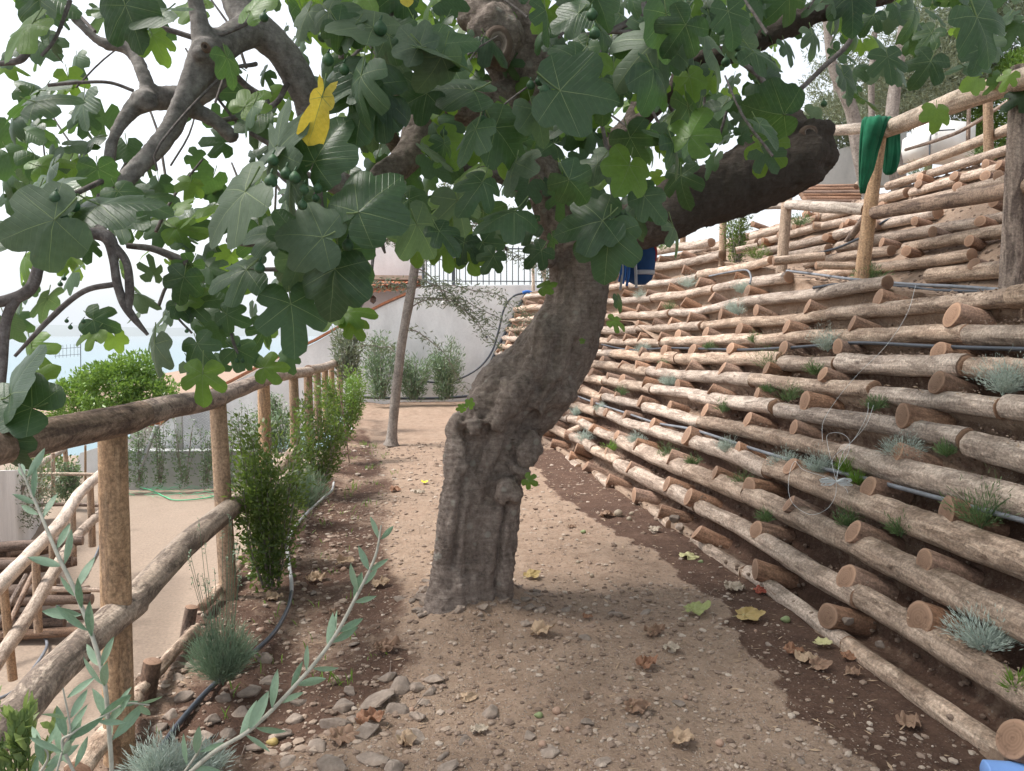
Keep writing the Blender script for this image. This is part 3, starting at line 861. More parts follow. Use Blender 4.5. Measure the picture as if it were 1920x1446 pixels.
rail([(1625, 393, 6.1, 24), (1540, 388, 6.9, 22), (1470, 384, 7.9, 18), (1380, 385, 9.8, 14), (1290, 375, 12, 10)], PALEM, f2)
# third fence, higher up
f3 = empty('rustic_fence', tuple(P(1855, 355, 6.9)), 'highest rustic fence with pale knotty rails below the olive trees at the upper right', 'fence')
post(1855, 360, 1852, 172, 6.9, 19, POSTM, f3); post(1815, 270, 1817, 190, 9.5, 8, RAILM, f3)
post(1692, 385, 1686, 318, 10.0, 13, POSTM, f3); post(1530, 380, 1530, 343, 11.2, 9, POSTM, f3)
rail([(1960, 215, 6.1, 24), (1880, 247, 6.8, 22), (1790, 283, 7.6, 20), (1690, 320, 8.8, 17)], PALEM, f3)
rail([(1890, 190, 9.0, 8), (1812, 240, 9.4, 8), (1760, 262, 10.2, 7), (1698, 281, 11, 6)], RAILM, f3, n=8)
mb = MB(); a = P(1558, 495, 8.2); b = P(1622, 408, 7.0)
tube(mb, [tuple(a.lerp(b, t)) + (.028 + .012 * t,) for t in np.linspace(0, 1, 10)], 10, mcap=1, rough=.08)
tag(mb.build('stake', [RAILM, ENDM], origin=tuple(a)), 'grey knotted wooden prop leaning against the fence post that holds the green cloth', 'stake')
# lower garden fences
f4 = empty('rustic_fence', tuple(P(20, 1275, 7.3)), 'pale twin-rail fence in the lower garden in front of the dark log pile', 'fence')
rail([(-60, 1165, 5.6, 28), (0, 1098, 6.2, 26), (60, 1035, 7.2, 23), (110, 985, 8.3, 22), (150, 925, 9.6, 19), (192, 886, 11, 16)], PALEM, f4, seg=40, rough=.12)
rail([(-40, 1290, 6.0, 28), (0, 1232, 6.6, 26), (50, 1160, 7.4, 24), (105, 1065, 8.4, 20), (150, 1000, 9.8, 17), (192, 960, 11.2, 15)], PALEM, f4, seg=40, rough=.12)
for (a, b, c, d, Y, w_) in [(24, 1275, 6, 1095, 7.1, 15), (72, 1185, 66, 1030, 8.0, 14), (100, 1135, 97, 990, 8.8, 11), (138, 1060, 136, 945, 9.8, 11), (173, 1025, 169, 905, 10.8, 12)]:
    post(a, b, c, d, Y, w_, POSTM, f4)
f5 = empty('rustic_fence', tuple(P(78, 950, 14)), 'small far fence with two level rails and a curved rail in the lower garden', 'fence')
rail([(60, 889, 13.5, 6), (125, 889, 13.5, 6), (195, 890, 13.6, 6)], PALEM, f5, n=8); rail([(60, 947, 13.5, 7), (125, 946, 13.5, 7), (195, 948, 13.6, 7)], RAILM, f5, n=8)
rail([(60, 888, 13.5, 10), (78, 868, 14.0, 11), (100, 855, 15, 9), (120, 844, 16, 8)], PALEM, f5, n=10); rail([(84, 918, 14.5, 8), (110, 898, 15.5, 7), (135, 880, 16.5, 6)], PALEM, f5, n=8)
for (a, b, c, d, Y, w_) in [(76, 935, 76, 868, 13.9, 8), (100, 945, 99, 850, 14.2, 7), (126, 890, 122, 842, 16, 8), (160, 905, 160, 835, 15.5, 4)]:
    post(a, b, c, d, Y, w_, POSTM, f5)
# half-buried edge logs and stakes of the left terrace edge
for i, (pts, lb) in enumerate([([(146, 1440, 2.42, 42), (200, 1372, 2.62, 36), (256, 1300, 2.95, 26)], 'half-buried pale edge log behind the nearest left fence post'), ([(254, 1296, 2.98, 22), (320, 1222, 3.4, 22), (368, 1172, 3.75, 22)], 'crumbling pale edge log beside the lavender bush'), ([(380, 1130, 4.0, 18), (450, 1050, 4.7, 16)], 'dirty edge log behind the lavender bush'), ([(88, 1105, 8.6, 10), (190, 1106, 8.6, 9)], 'short pale log lying on the yard behind the nearest left post')]):
    o = rail([(a_[0], a_[1] + (8 if i < 3 else 0), a_[2], a_[3]) for a_ in pts], LOGM, None, 'edge_log', 16, 26, .4 if i < 3 else .15); tag(o, lb, 'log')
for i, (px, py, Y, w_) in enumerate([(272, 1262, 3.1, 34), (345, 1160, 3.9, 24)]):
    post(px, py + 60, px + 14, py - 22, Y, w_, OLDM, None, None, None, 'stake')
    tag(C.objects[-1] if False else [o for o in C.objects if o.name.startswith('stake')][-1], ['short dark sawn stake beside the nearest left fence post', 'rough brown stake leaning beside the lavender bush'][i], 'stake')
# dark log pile by the yard wall
k_ = 0
for row in range(8):
    for c_ in range(5 - (row > 5)):
        x = -6.1 + c_ * .34 + R.uniform(-.06, .06) + row * .03; z = YARD + .07 + row * .125; y0 = 9.3 - c_ * .12 + R.uniform(-.15, .15)
        ang = R.uniform(-.25, .25) + (.9 if row in (2, 5) else .15); L = R.uniform(.9, 1.3)
        a = Vector((x, y0, z)); b = a + Vector((math.cos(ang) * L, math.sin(ang) * L * .7, R.uniform(-.06, .06)))
        mb = MB(); tube(mb, [tuple(a.lerp(b, t)) + (R.uniform(.05, .062),) for t in np.linspace(0, 1, 6)], 12, mcap=1, rough=.1, seed=k_ * 3.)
        k_ += 1
        tag(mb.build('log', [OLDM, ENDD], origin=tuple(a)), 'dark log in the lower garden pile, %s layer up, %s from the left' % (ordn(row + 1), ordn(c_ + 1)), 'log', 'logs of the dark pile')
for i, (a, b, c, d, Y) in enumerate([(8, 1190, 62, 1075, 7.9), (-20, 1200, 50, 1078, 8.1)]):
    mb = MB(); A = P(a, b, Y); B = P(c, d, Y + .6)
    tube(mb, [tuple(A.lerp(B, t)) + (.028,) for t in np.linspace(0, 1, 5)], 8, sq=.15)
    tag(mb.build('board', RAILM, origin=tuple(A)), ['grey board leaning on the dark log pile', 'brown board leaning on the dark log pile at the left edge'][i], 'board')
# ------------------------------------------------------------------ the fig tree
def skel(pts, n=None):
    q = []
    for px, py, Y, r in pts:
        v = P(px, py, Y); q.append((v.x, v.y, v.z, r * Y / F))
    return crv(q, n or max(6, len(pts) * 6))
fig = empty('fig_tree', (0.33, 3.98, 0.0), 'big old fig tree with a leaning gnarled trunk in the middle of the path', 'tree')
tm = MB()
TR = [
 [(832, 1185, 3.86, 46), (842, 1085, 3.86, 36), (848, 1000, 3.85, 33), (862, 900, 3.87, 32), (868, 835, 3.9, 34), (900, 780, 3.98, 40)],
 [(884, 1185, 3.90, 60), (890, 1085, 3.90, 48), (893, 1000, 3.92, 44), (905, 900, 3.95, 52), (920, 820, 3.98, 66), (950, 760, 4.02, 72)],
 [(925, 1185, 3.92, 46), (925, 1085, 3.88, 38), (938, 1000, 3.87, 34), (950, 930, 3.88, 30), (958, 860, 3.92, 36), (985, 790, 4.0, 45)],
 [(905, 1180, 4.08, 50), (905, 1000, 4.05, 50), (925, 850, 4.06, 62), (960, 760, 4.06, 84), (1000, 715, 4.04, 82), (1036, 665, 4.02, 72), (1066, 610, 4.02, 62), (1082, 550, 4.03, 57), (1087, 490, 4.03, 56), (1092, 440, 4.03, 64)],
 [(870, 1130, 4.1, 50), (880, 1000, 4.1, 40), (895, 860, 4.1, 45)],
 [(1000, 770, 3.86, 26), (1035, 720, 3.86, 30), (1060, 650, 3.88, 26), (1085, 580, 3.9, 22)],
 [(925, 800, 3.8, 20), (965, 745, 3.78, 24), (1000, 690, 3.82, 22), (1030, 620, 3.86, 20)],
 [(1075, 460, 4.02, 58), (1045, 405, 4.02, 44), (1022, 345, 4.05, 37), (1008, 280, 4.1, 36), (985, 200, 4.12, 44), (968, 130, 4.12, 52), (940, 60, 4.1, 56), (930, -30, 4.1, 50), (935, -150, 4.15, 44)],
 [(1095, 470, 4.0, 52), (1150, 432, 3.96, 52), (1230, 405, 3.92, 54), (1320, 368, 3.9, 58), (1400, 340, 3.9, 60), (1470, 318, 3.92, 58), (1520, 290, 3.92, 46), (1532, 282, 3.92, 38)],
 [(1250, 400, 3.95, 40), (1330, 345, 3.98, 40), (1420, 300, 4.0, 42), (1470, 255, 4.0, 40)],
 [(1470, 330, 3.9, 40), (1500, 300, 3.85, 44), (1530, 268, 3.84, 36)],
 [(1490, 260, 3.98, 38), (1460, 215, 4.05, 34), (1440, 170, 4.1, 24), (1430, 120, 4.2, 18)],
 [(975, 190, 4.1, 40), (900, 198, 4.0, 36), (830, 192, 3.9, 32), (770, 190, 3.8, 30), (738, 170, 3.8, 26), (725, 130, 3.8, 22)],
 [(800, 180, 3.82, 27), (785, 240, 3.75, 28), (762, 295, 3.68, 28), (725, 325, 3.6, 25), (690, 345, 3.5, 22), (645, 348, 3.45, 23), (606, 318, 3.4, 24), (590, 250, 3.35, 25), (572, 170, 3.3, 27), (530, 98, 3.25, 28), (480, 55, 3.2, 30), (428, 78, 3.1, 32), (385, 108, 3.0, 34), (350, 180, 2.95, 24), (302, 265, 2.9, 21), (225, 348, 2.85, 19)],
 [(362, -100, 3.0, 15), (366, 0, 3.0, 17), (378, 70, 3.0, 22), (385, 105, 3.0, 30)],
 [(470, 60, 3.2, 28), (440, -10, 3.3, 30), (430, -120, 3.4, 30)],
 [(420, 130, 3.08, 26), (375, 175, 3.1, 24), (320, 185, 3.1, 24), (275, 188, 3.05, 22), (240, 215, 3.0, 15), (212, 262, 2.95, 13), (197, 345, 2.9, 12), (184, 395, 2.7, 11), (192, 440, 2.5, 12)],
 [(285, 185, 3.05, 20), (268, 140, 3.05, 14), (245, 92, 3.1, 14), (190, 80, 3.1, 11), (150, 45, 3.1, 10), (115, 0, 3.1, 10), (90, -70, 3.1, 10)],
 [(345, 200, 2.98, 18), (395, 222, 3.0, 16), (442, 262, 3.0, 15)],
 [(1085, 440, 4.06, 40), (1105, 350, 4.2, 24), (1140, 280, 4.3, 20), (1185, 225, 4.35, 18), (1215, 160, 4.4, 16), (1250, 60, 4.5, 15), (1260, -60, 4.5, 14)],
 [(1140, 285, 4.3, 16), (1240, 190, 4.1, 15), (1300, 118, 4.0, 17), (1390, 95, 3.9, 19), (1470, 50, 3.85, 22), (1560, 12, 3.8, 22), (1680, -20, 3.8, 22)],
 [(720, 240, 3.9, 16), (745, 280, 4.0, 14), (760, 330, 4.1, 10)],
 [(760, 190, 3.85, 22), (715, 205, 3.95, 20), (700, 235, 4.0, 18)],
]
TR = [[(x_, y_, Y_, r_ * (.84 if x_ < 480 else (.92 if x_ < 700 else 1))) for x_, y_, Y_, r_ in L] for L in TR]
for L in TR: tube(tm, [tuple(a) for a in skel(L)], 20, rough=.10, nf=5, seed=L[0][0] * .1)
BURL = [(990, 840, 3.83, 27, 37), (952, 922, 3.82, 31, 33), (940, 945, 3.84, 22, 25), (862, 805, 3.88, 26, 36), (862, 850, 3.86, 22, 22), (905, 765, 3.9, 34, 34), (930, 735, 3.95, 36, 34), (888, 800, 3.78, 22, 22), (1045, 735, 3.9, 38, 34), (970, 725, 3.82, 34, 24), (1015, 640, 3.86, 26, 40), (1105, 560, 3.92, 26, 36), (1030, 480, 3.95, 18, 24), (975, 880, 3.82, 20, 22),
        (930, 70, 3.9, 52, 56), (985, 60, 4.05, 40, 60), (900, 30, 4.0, 40, 40), (1000, 120, 4.05, 30, 40), (1530, 245, 3.86, 36, 26), (1535, 290, 3.88, 34, 44), (1500, 320, 3.85, 50, 40), (1475, 250, 3.95, 44, 36), (1420, 325, 3.85, 50, 40), (385, 105, 2.97, 29, 31), (272, 188, 3.0, 26, 22), (862, 1120, 3.8, 22, 60), (950, 1150, 3.9, 26, 40), (812, 1165, 3.95, 30, 26), (375, 100, 2.9, 15, 14)]
for (px, py, Y, rx, rz) in BURL:
    c = P(px, py, Y); k = Y / F
    blob(tm, c, (rx * k, min(rx, rz) * k * .95, rz * k), 3, .14, 1.8, px * .1)
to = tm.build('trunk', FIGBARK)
rm = to.modifiers.new('r', 'REMESH'); rm.mode = 'VOXEL'; rm.voxel_size = .0115; rm.use_smooth_shade = True
smo = to.modifiers.new('s', 'SMOOTH'); smo.factor = .5; smo.iterations = 3
dg = bpy.context.evaluated_depsgraph_get()
me = bpy.data.meshes.new_from_object(to.evaluated_get(dg)); to.modifiers.clear(); to.data = me
me.calc_loop_triangles()
nv = len(me.vertices); co = np.empty(nv * 3, dtype=np.float32); no = np.empty(nv * 3, dtype=np.float32)
me.vertices.foreach_get('co', co); me.vertices.foreach_get('normal', no)
co = co.reshape(-1, 3); no = no.reshape(-1, 3)
CRS = [([(952, 950), (942, 985), (934, 1060), (934, 1135)], 7, .045), ([(872, 895), (864, 950), (857, 1015), (852, 1060)], 6, .035), ([(908, 825), (888, 870), (872, 905)], 8, .03), ([(1048, 720), (1015, 765), (985, 800), (965, 830)], 8, .035), ([(1085, 640), (1060, 720), (1022, 785)], 7, .02), ([(962, 790), (945, 850), (925, 905), (912, 945)], 8, .03), ([(900, 985), (899, 1060), (903, 1130)], 6, .012), ([(865, 800), (880, 830), (878, 860)], 6, .03), ([(925, 760), (915, 800), (905, 830)], 7, .02),
       ([(990 + 30 * math.cos(t), 840 + 40 * math.sin(t)) for t in np.linspace(.5, 5.6, 14)], 4, .025), ([(950 + 33 * math.cos(t), 922 + 34 * math.sin(t)) for t in np.linspace(1.4, 6.2, 14)], 4.5, .03), ([(1075, 470), (1045, 520), (1030, 570)], 7, .015), ([(1120, 560), (1100, 620), (1080, 660)], 6, .015), ([(975, 690), (1000, 700), (1012, 730)], 7, .018), ([(1060, 440), (1040, 390), (1020, 330), (1010, 290)], 6, .018), ([(1072, 430), (1056, 380), (1040, 330)], 5, .015)]
CS = []
for L, w_, dp in CRS:
    for (ax, ay), (bx_, by_) in zip(L, L[1:]): CS.append((ax, ay, bx_ - ax, by_ - ay, w_, dp))
def crease(px, py):
    best = 0
    for ax, ay, dx, dy, w_, dp in CS:
        ex, ey = px - ax, py - ay
        if abs(ex - dx * .5) > 70 or abs(ey - dy * .5) > 70: continue
        t = max(0, min(1, (ex * dx + ey * dy) / (dx * dx + dy * dy + 1e-6)))
        q = ((ex - dx * t) ** 2 + (ey - dy * t) ** 2) / (w_ * w_)
        if q < 6: best = max(best, dp * math.exp(-q))
    return best
for i in range(nv):
    x, y, z = [float(q) for q in co[i]]
    d = (.03 * math.exp(-max(0, z) / .07) * (.6 + .8 * noise.noise(Vector((x * 9, y * 9, 1)))) if z < .3 else 0) + .016 * noise.fractal(Vector((x * 6, y * 6, z * 2.6)), 1, 2, 3) + .006 * noise.fractal(Vector((x * 22, y * 22, z * 14)), 1, 2, 3)
    rdg = 1 - abs(noise.noise(Vector((x * 13, y * 13, z * 2.2 + 5))))
    d -= .005 * max(0, rdg - .86) / .14
    d += .0045 * noise.noise(Vector((x * 45, y * 45, z * 70)))
    if z < 1.2 : d += .0022 * math.sin(z * 190 + 5 * nz(x * 5, y * 5, z * 3)) * (1 if nz(x * 4, y * 4, z * 4) > -.1 else .3)
    if x > -.2 and x < 1.3 and z < 2.3 and no[i][1] < .1:
        pr_ = proj((x, y, z)); d -= crease(pr_[0] + 5 * nz(z * 9, x * 9, 1), pr_[1]) * min(1, .5 - no[i][1])
    co[i] += no[i] * d * (.5 if z > 1.75 and x < -.3 else 1)
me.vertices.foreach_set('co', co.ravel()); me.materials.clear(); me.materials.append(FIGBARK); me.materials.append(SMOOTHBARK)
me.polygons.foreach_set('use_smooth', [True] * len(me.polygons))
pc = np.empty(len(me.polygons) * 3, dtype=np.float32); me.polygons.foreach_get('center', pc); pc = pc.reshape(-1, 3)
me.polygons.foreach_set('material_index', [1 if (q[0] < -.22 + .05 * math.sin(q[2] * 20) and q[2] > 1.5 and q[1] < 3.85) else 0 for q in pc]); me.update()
par(to, fig)
# cut faces / wounds on the trunk
def wound(px, py, Y, rx, rz, label):
    mb = MB(); c = P(px, py, Y); k = Y / F
    vs = []; fs = []; tc = []
    for i, (a, d) in enumerate([(1.0, .02), (.8, -.012), (.5, -.004), (.3, .012), (.15, .03)]):
        for j in range(28):
            th = j / 28 * 6.2832; w_ = 1 + .08 * nz(math.cos(th) * 2, math.sin(th) * 2, i)
            v = c + RT * (rx * k * a * w_ * math.cos(th)) + Vector((0, 0, 1)) * (rz * k * a * w_ * math.sin(th)) + Vector((0, 1, 0)) * d
            vs.append(v); tc.append((0, a * .1 * math.cos(th), a * .1 * math.sin(th)))
    for i in range(4):
        for j in range(28): fs.append((i * 28 + j, i * 28 + (j + 1) % 28, (i + 1) * 28 + (j + 1) % 28, (i + 1) * 28 + j))
    fs.append(tuple(range(4 * 28, 5 * 28)))
    mb.add(vs, fs, 0, tc); o = mb.build('branch_scar', endgrain('scar_wood', (.13, .10, .08), (.24, .19, .16)), fig); o['label'] = label
wound(934, 82, 3.755, 28, 38, 'healed oval branch scar with radiating wood grain')
wound(1518, 248, 3.79, 17, 15, 'reddish sawn end at the tip of the big right limb')
wound(385, 88, 2.865, 8, 8, 'small round knot on the left branch')
# thinner branches
TW = [
 [(-60, 572, 2.4, 9), (15, 563, 2.4, 10), (58, 540, 2.4, 11), (78, 490, 2.4, 9), (120, 445, 2.45, 9), (180, 438, 2.5, 11), (207, 452, 2.5, 12), (214, 492, 2.5, 8), (222, 540, 2.5, 8), (240, 582, 2.5, 8), (277, 628, 2.5, 3)],
 [(36, 552, 2.4, 9), (12, 600, 2.4, 9), (5, 690, 2.4, 8), (-4, 770, 2.4, 8)], [(28, 668, 2.5, 3), (100, 592, 2.5, 5), (158, 546, 2.5, 5), (216, 533, 2.5, 5)],
 [(207, 455, 2.5, 9), (236, 490, 2.5, 7), (243, 540, 2.5, 8), (240, 580, 2.5, 7)], [(238, 461, 2.6, 5), (290, 468, 2.6, 6), (352, 493, 2.6, 8)],
 [(352, 492, 2.6, 3), (338, 500, 2.6, 2), (332, 565, 2.6, 2)], [(425, 450, 2.8, 5), (470, 458, 2.8, 5), (510, 450, 2.9, 4)], [(110, 420, 2.4, 8), (70, 400, 2.4, 6), (190, 340, 2.8, 5)],
 [(250, 170, 3.0, 3), (205, 155, 3, 3), (150, 155, 3, 3), (90, 160, 3, 3)], [(80, 0, 2.6, 6), (60, 70, 2.6, 5), (42, 110, 2.6, 6), (0, 120, 2.6, 4)], [(132, 0, 2.6, 4), (105, 70, 2.6, 3), (78, 105, 2.6, 3)],
 [(360, 70, 3, 5), (300, 52, 3, 5), (262, 48, 3, 6), (255, 80, 3.05, 8)], [(385, 75, 3, 4), (450, 50, 3, 4), (500, 20, 3, 3)],
 [(415, 110, 3.1, 5), (460, 160, 3.2, 6), (500, 190, 3.2, 6), (495, 230, 3.2, 5)], [(410, 228, 3, 4), (460, 215, 3.1, 5), (515, 195, 3.2, 5), (540, 155, 3.2, 5)],
 [(480, 120, 3.2, 4), (420, 140, 3, 3), (300, 270, 2.8, 2), (295, 320, 2.8, 2)], [(598, 35, 2.9, 4), (635, 85, 2.9, 5), (640, 110, 2.9, 5)], [(735, 0, 2.8, 7), (725, 70, 2.8, 5), (700, 120, 2.8, 4), (685, 160, 2.8, 3)],
 [(1083, 50, 3.2, 6), (1082, 95, 3.2, 6), (1080, 120, 3.3, 5)], [(1085, 68, 3.0, 5), (1140, 60, 3.0, 6), (1185, 38, 3.0, 7), (1203, 20, 3.0, 8), (1206, -40, 3.0, 9)],
 [(1140, 60, 3.0, 4), (1230, 58, 3.0, 5), (1280, 40, 3.0, 6), (1245, -20, 3.0, 9)], [(1098, 190, 3.2, 3), (1125, 225, 3.2, 4), (1137, 280, 3.2, 4), (1148, 360, 3.2, 4), (1152, 400, 3.2, 4)],
 [(1620, 0, 3.1, 4), (1595, 75, 3.1, 5), (1545, 125, 3.1, 5), (1490, 175, 3.1, 5), (1460, 182, 3.15, 5), (1420, 140, 3.2, 5), (1380, 110, 3.2, 5)], [(1470, 180, 3.12, 3), (1465, 215, 3.1, 3)],
 [(1420, 140, 3.3, 3), (1415, 90, 3.3, 3)], [(830, 300, 4.1, 9), (880, 315, 4.1, 10), (930, 330, 4.1, 11), (1000, 360, 4.05, 14)], [(750, 370, 3.5, 4), (790, 400, 3.5, 4), (812, 440, 3.5, 3), (845, 455, 3.5, 2)],
 [(700, 420, 3.4, 7), (712, 445, 3.4, 6), (722, 475, 3.4, 2)], [(600, 330, 2.8, 6), (602, 390, 2.8, 6), (640, 430, 2.8, 5), (690, 420, 2.8, 4)], [(600, 400, 2.8, 5), (590, 360, 2.8, 5), (545, 345, 2.8, 4), (515, 320, 2.8, 3)],
 [(930, 380, 4.2, 3), (938, 440, 4.2, 3), (950, 470, 4.2, 2)], [(1320, 160, 4.2, 3), (1322, 280, 4.2, 3)], [(1250, 190, 4.2, 3), (1290, 260, 4.2, 3), (1245, 180, 4.2, 4)], [(1362, 210, 4.2, 3), (1345, 270, 4.2, 3)],
 [(650, 620, 2.9, 3), (690, 545, 3, 3), (700, 480, 3.2, 3)], [(590, 500, 2.6, 3), (520, 505, 2.6, 4), (460, 505, 2.6, 3)], [(430, 600, 2.6, 2), (437, 640, 2.6, 3), (450, 672, 2.6, 2)], [(335, 560, 2.6, 2), (330, 590, 2.6, 2), (360, 625, 2.6, 2)],
 [(470, 250, 3.0, 4), (520, 280, 2.9, 5), (560, 320, 2.8, 6), (600, 335, 2.8, 6)],
]
def branch_part(L, n=8, seg=None, **kw):
    lm = MB(); tube(lm, [tuple(a) for a in skel(L, seg)], n, **kw); lm.build('branch', TWIG, fig)
for L in TW: branch_part(L, rough=.12, nf=14, seed=L[0][0] * .07)
for i in range(52):
    px = R.uniform(20, 1640); py = R.uniform(-60, 300) if px > 650 else R.uniform(-50, 600); Y = R.uniform(2.6, 4.6)
    a = R.uniform(-2.6, -.5); L = R.uniform(80, 200); r = R.uniform(1.6, 3.4)
    branch_part([(px, py, Y, r), (px + math.cos(a) * L * .5 + R.uniform(-12, 12), py + math.sin(a) * L * .5, Y + .1, r * .9), (px + math.cos(a) * L, py + math.sin(a) * L, Y + .2, r * .6)], 6, 6, rough=.1)
# ---- leaves
def lr(a, depth, wide):
    a = abs(a)
    base = np.interp(a, [0, .35, .7, 1.0, 1.4, 1.9, 2.3, 2.7, 2.95, 3.1416], [1.0, .95, .88 * wide, .86 * wide, .76 * wide, .66 * wide, .60 * wide, .48, .32, .08])
    g = math.exp(-((a - .50) / .15) ** 2) * .62 + math.exp(-((a - 1.48) / .17) ** 2) * .50
    tip = .06 * math.exp(-(a / .12) ** 2)
    return base * (1 - depth * g) + tip
def fig_leaf(mb, base, d, nrm, size, depth=.6, wide=1.0, m=0, mv=1, curl=.25, fold=.12, res=1, z=None, crump=0.0, pet=True, rnd=None):
    rnd = rnd or R
    d = d.normalized(); nrm = (nrm - d * nrm.dot(d))
    if nrm.length < 1e-3: nrm = Vector((0, 0, 1)) - d * d.z
    nrm.normalize(); s = d.cross(nrm)
    sd_ = rnd.uniform(0, 99); z = rnd.random() if z is None else z
    VA = [0, 1.0, 1.98]
    hw = .0065
    angs = []
    if res:
        for v in VA:
            if v == 0: angs += [(0, -1), (0, 1)]
            else: angs += [(v, -1), (v, 1)]
        angs += [(a, 0) for a in (.12, .24, .34, .43, .52, .62, .74, .87, 1.13, 1.26, 1.38, 1.5, 1.62, 1.76, 1.88, 2.12, 2.3, 2.5, 2.7, 2.9, 3.05)]
    else:
        angs = [(0, 0)] + [(a, 0) for a in (.25, .5, .75, 1.0, 1.25, 1.48, 1.75, 2.0, 2.4, 2.85)]
    pos = sorted([a for a in angs if a[0] > 0], key=lambda t: (t[0], t[1]))
    neg = [(-a, -b) for a, b in reversed(pos)]
    mid = [a for a in angs if a[0] == 0]
    al = neg + sorted(mid, key=lambda t: t[1]) + pos
    rings = [.0, .22, .45, .68, .86, 1.0] if res else [0, .4, .75, 1.0]
    skew = rnd.uniform(-.12, .12); rip = rnd.uniform(.3, 1)
    na = len(al); vs = []; tc = []; RR = {a: lr(a, depth, wide) for a, e in al}
    for ri in rings:
        for (a, e) in al:
            rr = RR[a]
            if res and ri == 1.0 and e == 0: rr *= 1 + .02 * math.sin(a * 37 + sd_) + .03 * nz(a * 4, sd_, 0)
            r = rr * ri
            x = math.cos(a) * r; y = math.sin(a) * r
            if e: w_ = hw * e * (1 - ri * .75); x += -math.sin(a) * w_; y += math.cos(a) * w_
            y += skew * x * x
            zz = -curl * (x * x * .8 + y * y * 1.0) + fold * abs(y) * (1 - .3 * x) + .05 * rip * math.sin(a * 5 + sd_) * r * r
            zz += .05 * nz(x * 3 + sd_, y * 3, 1) * (ri > 0)
            if crump: 
                zz += crump * (nz(x * 2.6 + sd_, y * 2.6, 2) + .5 * nz(x * 6 + sd_, y * 6, 3)); x *= 1 - crump * .35; y *= 1 - crump * .5 * (1 + nz(x * 2, sd_, 0))
            vs.append(base + (d * x + s * y + nrm * zz) * size); tc.append((x, y, z))
    fs = []; ms = []
    for i in range(len(rings) - 1):
        for j in range(na - 1):
            q = (i * na + j, i * na + j + 1, (i + 1) * na + j + 1, (i + 1) * na + j)
            fs.append(q)
            a0, a1 = al[j], al[j + 1]
            ms.append(mv if (a0[0] == a1[0] and a0[1] != a1[1]) else m)
    mb.add(vs, fs, ms, tc)
    if pet:
        L = size * rnd.uniform(.35, .6); e = base - d * L * .7 + Vector((0, 0, 1)) * L * .45
        b2 = len(mb.v)
        tube(mb, [(base.x, base.y, base.z, size * .016), ((base.x + e.x) / 2, (base.y + e.y) / 2, (base.z + e.z) / 2 - L * .03, size * .014), (e.x, e.y, e.z, size * .018)], 5, cap=False, m=mv)
def dirv(ang, fwd):
    a = math.radians(ang)
    return (RT * math.cos(a) + UP * math.sin(a) + FW * fwd).normalized()
FM = [LF_DARK, LF_VEIN, LF_PALE, LF_YEL, LF_BRIGHT]
crown = MB()
